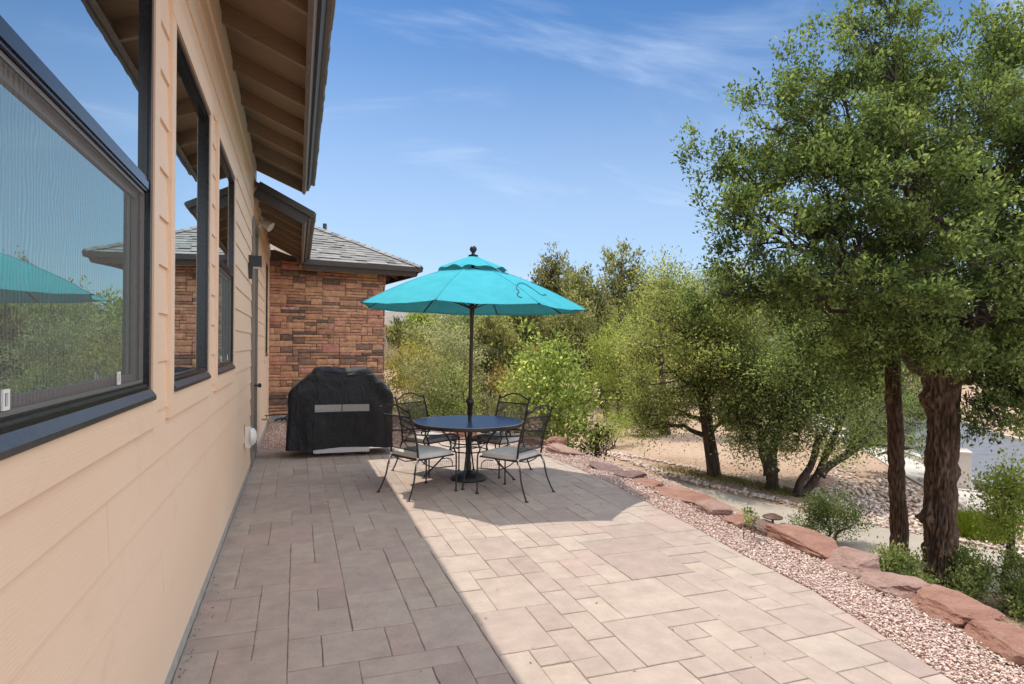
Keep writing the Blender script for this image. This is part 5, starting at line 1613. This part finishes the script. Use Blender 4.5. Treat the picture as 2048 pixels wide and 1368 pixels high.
# stray sprigs that break the outline
sp_ = [(1722, 14), (1738, 5), (1752, 2), (1760, 22), (1845, 20), (1868, 22), (1580, 108), (1566, 118), (1385, 268), (1375, 320), (1395, 395), (1405, 420), (1965, 55), (1980, 35), (2030, 65), (1640, 60), (1605, 95), (1480, 205), (1500, 212)]
ex_ = np.array([list(P(u + rng.normal(0, 6), v + rng.normal(0, 6), 6.5 + rng.normal(0, .1))) for u, v in sp_ for _ in range(3)])
pos = np.concatenate([pos, ex_]); axs = np.concatenate([axs, unit(rng.normal(0, .4, (len(ex_), 3)) + np.array([-.2, 0, .6]))]); ct = np.concatenate([ct, np.zeros(len(ex_))])
V, tt = leaf_arrays(pos, axs, 26, 0.20, 0.050, 0.48, rng, 0.20, 0.2, 0, ct)
leaf_object('crown', V, tt, L['oak'], t, org)
bark_trunk(path, lambda f: 0.138 - 0.010 * f + 0.075 * max(0, 1 - f / 0.16) ** 2 + 0.06 * max(0, (f - 0.80) / 0.20) ** 1.5, bur, t, org)
mb = MB(); top = path[-1]
mains = [(oz(1800, 600), .085), (oz(1880, 520), .10), (P(1990, 560, 6.2), .085), (P(1700, 560, 6.0), .06), (P(1850, 400, 6.5), .07), (P(2030, 760, 6.1), .06), (P(1950, 420, 6.9), .07)]
hubs = []
for m_, r in mains: hubs.append((limb(mb, top - Vector((0, 0, .08)), m_, r * 1.15, r * .62, rng, 8, 0.03, 0.12, 9), r))
for (c, r), cc in zip(OB, cl):
    cand = [(p, r_) for pp, r_ in hubs for p in pp[3:]]
    p0, r_ = min(cand, key=lambda e: (e[0] - c).length + (0.6 if e[0].z > c.z else 0))
    lp = limb(mb, p0, c, r_ * .5, .006, rng, 7, 0.04, 0.14, 6)
    for q2 in cc[:9]: limb(mb, lp[rng.randint(2, 8)], q2, .012, .003, rng, 5, 0.03, 0.12, 4)
twigs_into(mb, pos, axs, 0.20, 0.0032, rng)
# bare hanging twigs right of the trunk
for _ in range(26):
    a = P(1925 + rng.uniform(-10, 40), 800 + rng.uniform(-20, 10), 6.2); b = P(1925 + rng.uniform(-15, 70), 850 + rng.uniform(0, 60), 6.2 + rng.normal(0, .1)); limb(mb, a, b, .005, .0015, rng, 6, 0.05, 0.15, 4)
mb.build('limb', M['bark_dark'], t, org, smooth=True, fix=False)

# ---- slim dark trunk left of it
b2 = ground_at(1797, 7.3)
p2 = lambda u, v: P(u, v, 7.3)
ts = tree('oak_tree', 'slim straight dark trunked tree just left of the thick furrowed oak', 'tree', b2,
     px_blobs([(1775, 640, 80, 60, 7.4), (1690, 690, 80, 50, 7.5), (1640, 640, 80, 50, 7.6), (1850, 660, 80, 60, 7.6), (1760, 540, 90, 80, 7.7), (1900, 560, 90, 80, 7.8), (1790, 420, 90, 80, 7.8), (1720, 720, 60, 30, 7.2)]),
     L['oak2'], OAK, 0.055, 20000, 7, (), (0.1, 0.06), tlen=0.28, per=24, fork=p2(1785, 650), clump=.24, flat=.42, stem='limb')
sp2 = bez([Vector((b2.x, b2.y, b2.z - .1)), p2(1798, 1060), p2(1793, 960), p2(1791, 860), p2(1786, 760), p2(1784, 640)], 24)
bark_trunk(sp2, lambda f: 0.092 - 0.022 * f + 0.05 * max(0, 1 - f / 0.10) ** 2, [(p2(1805, 880), .06, .02), (p2(1775, 800), .05, .03), (p2(1812, 1000), .05, .02)], ts, tuple(b2), 60, 0.02, 5.0)

# ---- trees along the far side of the drive
def bs(u, v): return on_ground(u, v)
def tz(p): return p.x * SN + p.y * CS
bA = bs(1430, 951); zA = tz(bA)
tree('oak_tree', 'dense olive green oak with one bare leaning trunk rising from the rock edging', 'tree', bA,
     px_blobs([(1400, 600, 70, 50, zA), (1345, 660, 72, 55, zA - .3), (1455, 650, 80, 55, zA), (1390, 720, 95, 55, zA - .5), (1325, 745, 60, 48, zA), (1475, 745, 75, 55, zA - .2), (1415, 815, 90, 38, zA - .3), (1350, 820, 62, 32, zA), (1330, 600, 40, 28, zA + .3), (1500, 690, 55, 45, zA), (1450, 575, 55, 36, zA), (1460, 835, 50, 22, zA), (1310, 850, 30, 14, zA)]),
     L['oak3'], OAK, 0.054, 52000, 12, [[bA - Vector((0, 0, .1)), P(1424, 915, zA), P(1417, 870, zA), P(1408, 800, zA), P(1400, 700, zA)]], (0.135, 0.10), tlen=0.42, per=24, clump=0.24, flat=0.36, outline=.3, twig=.005)
bB = bs(1545, 978); zB = tz(bB)
tree('oak_tree', 'bushy green oak with a thick forked trunk right of the leaning trunk', 'tree', bB,
     px_blobs([(1535, 780, 62, 52, zB), (1495, 845, 42, 40, zB), (1580, 810, 62, 55, zB - .2), (1535, 870, 58, 36, zB), (1560, 720, 72, 45, zB + .2), (1510, 740, 40, 36, zB), (1600, 870, 40, 34, zB)]),
     L['oak4'], OAK, 0.052, 22000, 13, [[bB - Vector((0, 0, .1)), P(1544, 940, zB), P(1545, 900, zB), P(1560, 850, zB)], [P(1543, 945, zB), P(1528, 905, zB), P(1520, 860, zB)]], (0.115, 0.07), tlen=0.38, per=24, clump=0.25, flat=0.42, outline=.3, twig=.005)
bC = bs(1592, 992); zC = tz(bC)
tree('oak_tree', 'round green oak on several slanting stems beside the driveway', 'tree', bC,
     px_blobs([(1640, 810, 78, 60, zC), (1720, 800, 72, 60, zC + .8), (1680, 880, 66, 32, zC), (1755, 840, 62, 46, zC + 1.6), (1830, 845, 45, 48, zC + 2.2), (1620, 730, 72, 48, zC), (1705, 720, 78, 50, zC), (1800, 760, 60, 50, zC + 1.6), (1845, 900, 22, 22, zC + 2.2)]),
     L['oak4'], OAK, 0.052, 36000, 14, [[bC - Vector((0, 0, .1)), P(1600, 965, zC), P(1622, 930, zC), P(1640, 870, zC)], [bC, P(1618, 975, zC), P(1640, 940, zC), P(1655, 900, zC), P(1680, 850, zC)], [P(1640, 950, zC), P(1660, 930, zC), P(1700, 905, zC), P(1740, 870, zC)]], (0.075, 0.05), tlen=0.38, per=24, clump=0.25, flat=0.42, outline=.3, twig=.005)
bD = bs(1238, 838); zD = tz(bD)
tree('oak_tree', 'small yellow green oak standing on bare soil just right of the umbrella edge', 'tree', bD,
     px_blobs([(1240, 680, 48, 38, zD), (1218, 735, 42, 45, zD), (1268, 735, 45, 52, zD), (1240, 790, 44, 28, zD), (1205, 770, 28, 30, zD), (1285, 690, 30, 35, zD + .5)]),
     L['lime'], OAK, 0.075, 18000, 15, [[bD - Vector((0, 0, .1)), P(1240, 800, zD), P(1242, 740, zD)], [bs(1290, 834), P(1289, 800, tz(bs(1290, 834))), P(1280, 750, zD)], [bs(1216, 832), P(1205, 805, zD), P(1196, 780, zD)]], (0.15, 0.09), tlen=0.6, per=22, clump=0.32, flat=0.55)
bE = ground_at(1330, 19); zE = 19
tree('oak_tree', 'thin topped olive tree rising behind the dense leaning oak', 'tree', bE,
     px_blobs([(1310, 600, 48, 34, zE), (1350, 575, 34, 26, zE), (1300, 660, 48, 44, zE), (1345, 640, 50, 44, zE), (1330, 545, 14, 12, zE), (1290, 720, 40, 40, zE)]),
     L['oak3'], OAK, 0.09, 9000, 16, [[bE, P(1325, 760, zE), P(1322, 650, zE)]], (0.14, 0.06), tlen=0.6, per=20, outline=.3)

# ---- pines and junipers against the sky
def pine(label, u, Z, tip, blobs, seed, leaf='pine', n=14000, tr=(0.2, 0.08), trunk=None, name='pine_tree', group=None):
    b = ground_at(u, Z); path = trunk or [(u, tip + 30)]
    pts = [b - Vector((0, 0, .2))] + [P(a, c, Z) for a, c in path]
    if len(pts) < 3: pts.insert(1, pts[0].lerp(pts[1], .5))
    return tree(name, label, 'tree', b, px_blobs([(x, y, ru, rv, Z) for x, y, ru, rv in blobs], dz=0.9), L[leaf], M['bark_far'], 0.0055 * Z + .02, n, seed, [pts], tr, ratio=0.36, tlen=0.018 * Z, per=20, up=0.7, spread=0.2, clump=0.17, flat=0.8, outline=.25, twigs=.8, group=group)
pine('tall round topped pine standing alone against the sky right of the umbrella', 1245, 31, 520, [(1242, 525, 26, 14), (1265, 545, 20, 18), (1232, 555, 24, 20), (1262, 580, 26, 18), (1225, 590, 22, 14), (1285, 600, 24, 16), (1206, 610, 14, 12), (1245, 600, 20, 16), (1300, 615, 16, 14)], 21, 'juniper', 5000, (0.34, 0.12), [(1246, 650), (1245, 590), (1243, 545)])
pine('dark green ponderosa pine with a ragged pointed top beside the umbrella', 1103, 36, 515, [(1105, 530, 14, 14), (1095, 545, 18, 14), (1118, 550, 14, 16), (1088, 565, 14, 12), (1108, 575, 26, 16), (1125, 570, 12, 14), (1100, 600, 36, 18), (1090, 585, 16, 14), (1113, 517, 7, 8)], 22, 'pine', 4800, (0.28, 0.09), [(1103, 620), (1103, 545)])
pine('pointed dark juniper next to the ragged pine', 1150, 34, 548, [(1150, 560, 12, 14), (1145, 580, 18, 16), (1155, 600, 26, 18), (1140, 610, 22, 16), (1165, 590, 14, 12), (1150, 640, 34, 26)], 23, 'juniper', 7000, (0.22, 0.07), [(1156, 640), (1150, 575)])
pine('second pointed juniper with a bare dark forked trunk under the umbrella edge', 1160, 30, 555, [(1173, 570, 14, 16), (1180, 595, 18, 18), (1170, 610, 22, 18), (1188, 640, 26, 22), (1150, 660, 30, 24), (1130, 650, 24, 18)], 24, 'juniper', 7000, (0.19, 0.07), [(1150, 760), (1163, 700), (1165, 650), (1170, 600)])
pine('brownish green juniper with a straight dark trunk behind the umbrella pole', 970, 20, 650, [(970, 670, 36, 26), (995, 690, 34, 30), (950, 700, 30, 26), (985, 730, 46, 24), (1010, 720, 30, 24), (960, 745, 30, 20), (975, 790, 26, 26)], 25, 'juniper', 9000, (0.13, 0.06), [(972, 790), (973, 730), (972, 680)])
pine('slender tree with a thin black bare trunk among the far junipers', 1044, 27, 640, [(1045, 640, 30, 18), (1060, 660, 24, 16), (1030, 655, 24, 18), (1050, 690, 24, 14)], 26, 'juniper', 7000, (0.10, 0.06), [(1045, 700), (1045, 650)])
pine('small round dark tree in front of the neighbouring roof', 802, 36, 655, [(801, 668, 18, 8), (812, 675, 13, 9), (793, 676, 11, 8)], 27, 'juniper', 3200, (0.16, 0.1), [(800, 690), (802, 665)], name='juniper_tree')
pine('fresh green leafy tree at the right end of the neighbouring roof', 845, 38, 635, [(842, 648, 18, 14), (850, 665, 18, 18), (835, 680, 16, 14), (858, 645, 14, 10)], 28, 'bright', 6000, (0.14, 0.08), [(846, 680), (845, 655)], name='broadleaf_tree')

# ---- shrubs
def shrub(label, blobs, leaf, ll, n, seed, base=None, ratio=0.5, tlen=0.25, per=20, name='shrub', cat='shrub', sr=0.012, group=None, up=0.3, clump=0.3, flat=0.7, nstem=5, outline=.2, spread=.28, droop=0):
    bl = px_blobs(blobs); c = min(bl, key=lambda q2: q2[0].z)[0]
    cx = sum(q2[0].x for q2 in bl) / len(bl); cy = sum(q2[0].y for q2 in bl) / len(bl)
    b = Vector((cx, cy, H(cx, cy))) if base is None else base
    rr = random.Random(seed); tr_ = [[b + Vector((rr.uniform(-.05, .05), rr.uniform(-.05, .05), -.05)), b.lerp(q2[0], .5) + Vector((rr.uniform(-.05, .05), rr.uniform(-.05, .05), 0)), q2[0]] for q2 in (bl * 3)[:nstem]]
    return tree(name, label, cat, b, bl, leaf, M['bark_far'], ll, n, seed, tr_, (sr, sr * .6), ratio, tlen, per, group, clump, flat, up, droop, spread, outline, 0.3, .3, stem='stem', crown_name='foliage')
shrub('bright light green leafy bush just behind the patio chairs', [(1095, 705, 36, 22, 11.6), (1065, 765, 40, 40, 11.4), (1125, 760, 46, 42, 11.6), (1150, 820, 32, 38, 11.2), (1095, 830, 46, 42, 11.2), (1160, 872, 26, 24, 10.9), (1045, 780, 20, 18, 11.6), (1120, 880, 34, 18, 10.9), (1130, 700, 12, 14, 11.7)], L['bright'], 0.085, 7000, 41, ratio=0.5, tlen=0.36, per=16, droop=.2, clump=.27)
shrub('dark brownish shrub tucked against the right side of the bright green bush', [(1194, 878, 9, 18, 11.4), (1188, 900, 13, 9, 11.2)], L['purple'], 0.05, 1500, 42)
shrub('yellow green manzanita spreading beside the stone wall corner', [(815, 728, 44, 22, 19), (848, 715, 34, 20, 19), (795, 745, 34, 26, 18.5), (835, 760, 42, 28, 18), (865, 725, 26, 24, 18.5), (785, 790, 26, 26, 17.5), (815, 800, 34, 28, 17)], L['yellow'], 0.075, 6500, 43, tlen=.4)
shrub('silvery grey green bush behind the far left chair', [(890, 705, 46, 30, 17), (930, 690, 36, 28, 17), (870, 750, 44, 32, 16.5), (915, 745, 44, 34, 16.5), (860, 800, 40, 28, 16), (835, 770, 24, 26, 16), (880, 655, 34, 24, 20)], L['grey'], 0.07, 7500, 44, tlen=.4)
shrub('fresh green rounded bush between the grey bush and the umbrella pole', [(905, 790, 34, 32, 14), (890, 830, 34, 22, 13.6), (930, 810, 24, 30, 14), (900, 755, 20, 16, 14.2)], L['deep'], 0.06, 3800, 45, tlen=.32)
shrub('rust tinted brush right of the umbrella pole', [(1010, 765, 30, 24, 19), (1035, 750, 30, 22, 20), (1020, 800, 30, 18, 18), (1060, 720, 24, 18, 22)], L['orange'], 0.075, 4500, 46, tlen=.4)
shrub('low orange green brush under the yellow green manzanita', [(800, 840, 26, 16, 16), (835, 840, 30, 18, 15.5)], L['lime'], 0.06, 3500, 47, tlen=.3)
shrub('pale brush at the foot of the straight dark trunk behind the table', [(1010, 815, 30, 14, 17), (960, 815, 26, 14, 17), (1030, 780, 20, 14, 18)], L['grey'], 0.06, 3500, 48, tlen=.3)
shrub('yellowish shrub on the soil below the small yellow green oak', [(1225, 850, 20, 16, 16.5), (1215, 865, 22, 12, 16), (1246, 838, 14, 12, 17)], L['lime'], 0.055, 2600, 49)
shrub('small round yellow shrub alone on the bare soil', [(1575, 925, 18, 12, 15.5)], L['yellow'], 0.045, 3200, 50)
shrub('flat yellow green shrub behind the slanting stems', [(1672, 935, 24, 10, 15), (1700, 945, 14, 10, 15)], L['yellow'], 0.045, 3500, 51)
shrub('dark low shrub in the shade between the two small oaks', [(1300, 845, 30, 14, 18.5), (1270, 835, 22, 12, 19)], L['oak2'], 0.06, 5000, 52)
bt = on_ground(1652, 1085); zt = tz(bt) - 0.05
tw_b = ground_at(1655, zt)
tree('shrub', 'small twisted shrub with two crooked grey stems behind the wide rust red slab', 'shrub', tw_b,
     px_blobs([(1625, 1035, 34, 26, zt), (1660, 1010, 34, 22, zt), (1690, 1040, 30, 20, zt), (1650, 1050, 34, 20, zt), (1715, 1045, 14, 12, zt)]), L['oak2'], M['bark_far'], 0.03, 7000, 53,
     [[tw_b - Vector((0, 0, .05)), P(1652, 1085, zt), P(1660, 1066, zt), P(1652, 1045, zt)], [tw_b, P(1668, 1082, zt), P(1676, 1064, zt), P(1698, 1056, zt)]], (0.018, 0.012), tlen=0.14, per=16, stem='stem', crown_name='foliage')
shrub('dark green leafy plant hugging the left foot of the thick oak', [(1795, 1134, 22, 18, 6.0), (1822, 1152, 22, 20, 5.9), (1842, 1182, 16, 12, 5.7), (1775, 1128, 11, 11, 6.0)], L['deep'], 0.035, 4200, 54, tlen=.12, per=14, spread=.35)
shrub('dark green leafy plant hugging the right foot of the thick oak', [(1932, 1152, 20, 30, 6.2), (1952, 1168, 20, 22, 6.1), (1918, 1182, 18, 16, 6.0), (1925, 1105, 6, 16, 6.3), (1968, 1134, 8, 10, 6.2)], L['deep'], 0.035, 4800, 55, tlen=.12, per=14, spread=.35)
shrub('leafy green plant cut off by the right picture edge under the sapling', [(2048, 1160, 26, 40, 6.0), (2060, 1210, 36, 30, 5.8)], L['deep'], 0.035, 4500, 56, tlen=.12, per=14, spread=.35)
shrub('tiny green seedling growing between the patio boulders', [(1495, 1035, 8, 8, 5.3), (1503, 1041, 7, 5, 5.3)], L['oak4'], 0.03, 160, 57, tlen=.05, per=8, nstem=2, sr=.004)
bY = ground_at(2010, 6.7); zY = 6.7
tree('sapling', 'young tree with a thin pale based trunk at the right edge', 'tree', bY,
     px_blobs([(2015, 985, 28, 28, zY), (2040, 1020, 26, 30, zY), (1995, 1030, 24, 24, zY), (2020, 1060, 28, 20, zY), (1985, 980, 14, 14, zY), (2030, 950, 18, 16, zY)]), L['lime'], M['bark_far'], 0.04, 6000, 58,
     [[bY - Vector((0, 0, .1)), P(2018, 1120, zY), P(2024, 1050, zY), P(2022, 980, zY)]], (0.05, 0.025), tlen=0.2, per=16)

# ---- mound of fine grass by the drive
gm = on_ground(1950, 1080) + Vector((0.25, 0.2, 0)); gm.z = H(gm.x, gm.y)
t = thing('ornamental_grass', gm, 'rounded mound of fine bright green grass at the driveway edge right of the thick oak', 'grass plant'); rng = np.random.RandomState(61)
n = 5200; a = rng.uniform(0, 2 * pi, n); r = np.sqrt(rng.uniform(0, 1, n)); bx = np.stack([0.5 * r * np.cos(a), 0.34 * r * np.sin(a), np.zeros(n)], 1)
hgt_b = 0.34 * (1 - 0.55 * r ** 2) * rng.uniform(.75, 1.15, n); d = np.stack([np.cos(a) * r * .5, np.sin(a) * r * .5, np.ones(n)], 1) + rng.normal(0, .18, (n, 3)); d = unit(d) * hgt_b[:, None]
sd = unit(np.cross(d, rng.normal(size=(n, 3)))) * 0.005
Vg = np.stack([bx - sd, bx + sd, bx + d * .6 + sd * .7, bx + d], 1).reshape(-1, 3)
rot = np.array([[RD.x, widthv.x, 0], [RD.y, widthv.y, 0], [0, 0, 1]]); Vg = Vg @ rot.T
np_mesh('blades', Vg, np.arange(4 * n).reshape(-1, 4), L['grassy'], t, tint=rng.uniform(0, 1, n))
# thin dry grass strip under the leaning oak
n = 2800; pts_ = []
line = [on_ground(u, v) for u, v in ((1325, 936), (1400, 950), (1470, 962), (1540, 978), (1590, 990))]
for _ in range(n):
    k = rng.randint(0, 4); p = line[k].lerp(line[k + 1], rng.rand()); x, y = p.x + rng.normal(0, .16), p.y + rng.normal(0, .16); pts_.append((x, y, H(x, y)))
bx = np.array(pts_); d = unit(rng.normal(0, .4, (n, 3)) + np.array([0, 0, 1])) * rng.uniform(.03, .10, (n, 1)); sd = unit(np.cross(d, rng.normal(size=(n, 3)))) * 0.004
tag(np_mesh('grass', np.stack([bx - sd, bx + sd, bx + d * .6 + sd * .7, bx + d], 1).reshape(-1, 3), np.arange(4 * n).reshape(-1, 4), L['drygrass'], tint=rng.uniform(0, 1, n)), kind='stuff')
# leaf and twig litter on the soil
n = 9000; pts_ = []
for _ in range(n):
    u = rng.uniform(1190, 2048); v = rng.uniform(850, 1190) if u > 1700 else rng.uniform(835, 985)
    pts_.append(None if False else (u, v))
bx = []
for u, v in pts_[:3600]:
    p = on_ground(u, v)
    if dist_out(p.x, p.y) > 0.6: bx.append((p.x, p.y, p.z + .006))
bx = np.array(bx); n = len(bx); d = unit(rng.normal(0, 1, (n, 3)) * np.array([1, 1, .18])) * rng.uniform(.02, .08, (n, 1)); sd = unit(np.cross(d, np.array([0, 0, 1.0]) + rng.normal(0, .2, (n, 3)))) * rng.uniform(.004, .02, (n, 1))
tag(np_mesh('leaf_litter', np.stack([bx - d * .5, bx + sd, bx + d * .5, bx - sd], 1).reshape(-1, 3), np.arange(4 * n).reshape(-1, 4), simple('dead_leaf', (0.10, 0.06, 0.035), (0.24, 0.16, 0.09), 3, 0.9), tint=rng.uniform(0, 1, n)), kind='stuff')

# ---- far wood: prototypes, then copies
protos = []
WG = 'trees of the wood beyond the garden'
WL = 'olive green tree among the many standing in the dense wood beyond the garden'
for k in range(5):
    rr = np.random.RandomState(70 + k); b = Vector((0, 0, 0)); hh = 4.6
    bl = []
    for _ in range(9):
        z = rr.uniform(1.3, 4.3); wdt = 1.25 * (1 - 0.45 * abs(z - 2.5) / 2.2)
        bl.append((Vector((rr.normal(0, wdt * .55), rr.normal(0, wdt * .55), z)), (rr.uniform(.55, .95), rr.uniform(.55, .95), rr.uniform(.4, .65))))
    protos.append(tree('evergreen_tree', WL, 'tree', b, bl, L[('juniper', 'oak3', 'pine', 'juniper', 'oak2')[k]], M['bark_far'], 0.16, 4300, 80 + k, [[Vector((0, 0, -.3)), Vector((.1, 0, 1.4)), Vector((0, .1, 3.2))]], (0.15, 0.06), ratio=.42, tlen=.5, per=18, group=WG, clump=.34, up=.5))
spots = []
for (u0, u1, Z0, Z1, n_, s0, s1) in [(880, 990, 30, 44, 8, .75, 1.0), (860, 1060, 24, 34, 12, .75, .95), (1000, 1240, 28, 38, 11, .7, .92), (1180, 1420, 30, 42, 9, .75, 1.0), (1380, 1700, 30, 44, 8, .8, 1.1), (1640, 1830, 30, 48, 10, .9, 1.2), (900, 1300, 44, 62, 16, 1.0, 1.4), (1200, 2100, 52, 80, 24, 1.2, 1.9), (2000, 2250, 40, 60, 6, 1.2, 1.8)]:
    for i in range(n_):
        spots.append((u0 + (u1 - u0) * (i + R.random()) / n_, R.uniform(Z0, Z1), R.uniform(s0, s1)))
used = [False] * 5
for i, (u, Z, s) in enumerate(spots):
    p = ground_at(u, Z); k = R.randrange(5)
    o = protos[k] if not used[k] else copy_tree(protos[k]); used[k] = True
    o.location = p; o.scale = (s * R.uniform(.9, 1.2),) * 2 + (s * R.uniform(.85, 1.15),); o.rotation_euler = (0, 0, R.uniform(0, 6.28))

# ------------------------------------------------------------------ neighbour's house on the rise
Zn = 52; nb = ground_at(770, Zn)
t = thing('neighbour_house', nb, 'tan house with a grey brown roof and square chimney beyond the stone wall corner', 'house', rz=-YAW)
def nl(u, v):
    p = P(u, v, Zn) - nb; return p.dot(Rt), p.z
xr, ze = nl(822, 652); _, zrg = nl(822, 627); xl = xr - 13
mb = MB(); mb.box((xl + .5, -3.2, -1.5), (xr - .6, 3.2, ze)); mb.prism([(xr - .6, -3.2, ze - .01), (xr - .6, 3.2, ze - .01), (xr - .6, 0, zrg - .12)], (-.3, 0, 0)); mb.build('wall', M['neighbour_wall'], t)
mb = MB(); mb.prism([(xl, -4.0, ze - .25), (xr, -4.0, ze - .25), (xr, 0, zrg), (xl, 0, zrg)], (0, 0, .16)); mb.prism([(xl, 4.0, ze - .25), (xl, 0, zrg + .001), (xr, 0, zrg + .001), (xr, 4.0, ze - .25)], (0, 0, .16)); rf = mb.build('roof', M['neighbour_roof'], t)
mb = MB(); mb.prism([(xr + .002, -4.05, ze - .42), (xr + .002, 0, zrg - .16), (xr + .002, 0, zrg + .2), (xr + .002, -4.05, ze - .06)], (.12, 0, 0)); mb.build('rake_board', M['fascia'], t)
cxn, _ = nl(792, 640); mb = MB(); mb.box((cxn - .24, .3, ze), (cxn + .24, .8, zrg + .42)); mb.box((cxn - .29, .25, zrg + .421), (cxn + .29, .85, zrg + .5)); mb.build('chimney', M['boulder_purple'], rf)
for xx in (xr - 3.2, xr - 6.5):
    mb = MB(); mb.box((xx, -3.26, ze - 1.5), (xx + 1.2, -3.201, ze - .5)); mb.build('window', M['black_frame'], t)

# ------------------------------------------------------------------ utility cabinet by the street
ub = on_ground(1922, 980) ; ub = ub - Rt * 0.02 + Vector((F.x, F.y, 0)) * 0.3; ub.z = H(ub.x, ub.y)
t = thing('utility_box', ub, 'cream metal utility box standing on a pad by the street behind the thick oak trunk', 'utility box', rz=math.atan2(RD.y, RD.x) - 0.15)
mb = MB(); mb.box((-.45, -.42, -.12), (.45, .42, .05)); mb.build('base_pad', M['concrete'], t)
mb = MB(); mb.box((-.27, -.30, .05), (.27, .30, .66)); mb.box((-.25, -.306, .10), (.25, -.3005, .60)); mb.build('cabinet', M['box_cream'], t)
mb = MB(); mb.box((-.29, -.32, .6605), (.29, .32, .70)); mb.build('lid', M['box_cream'], t)
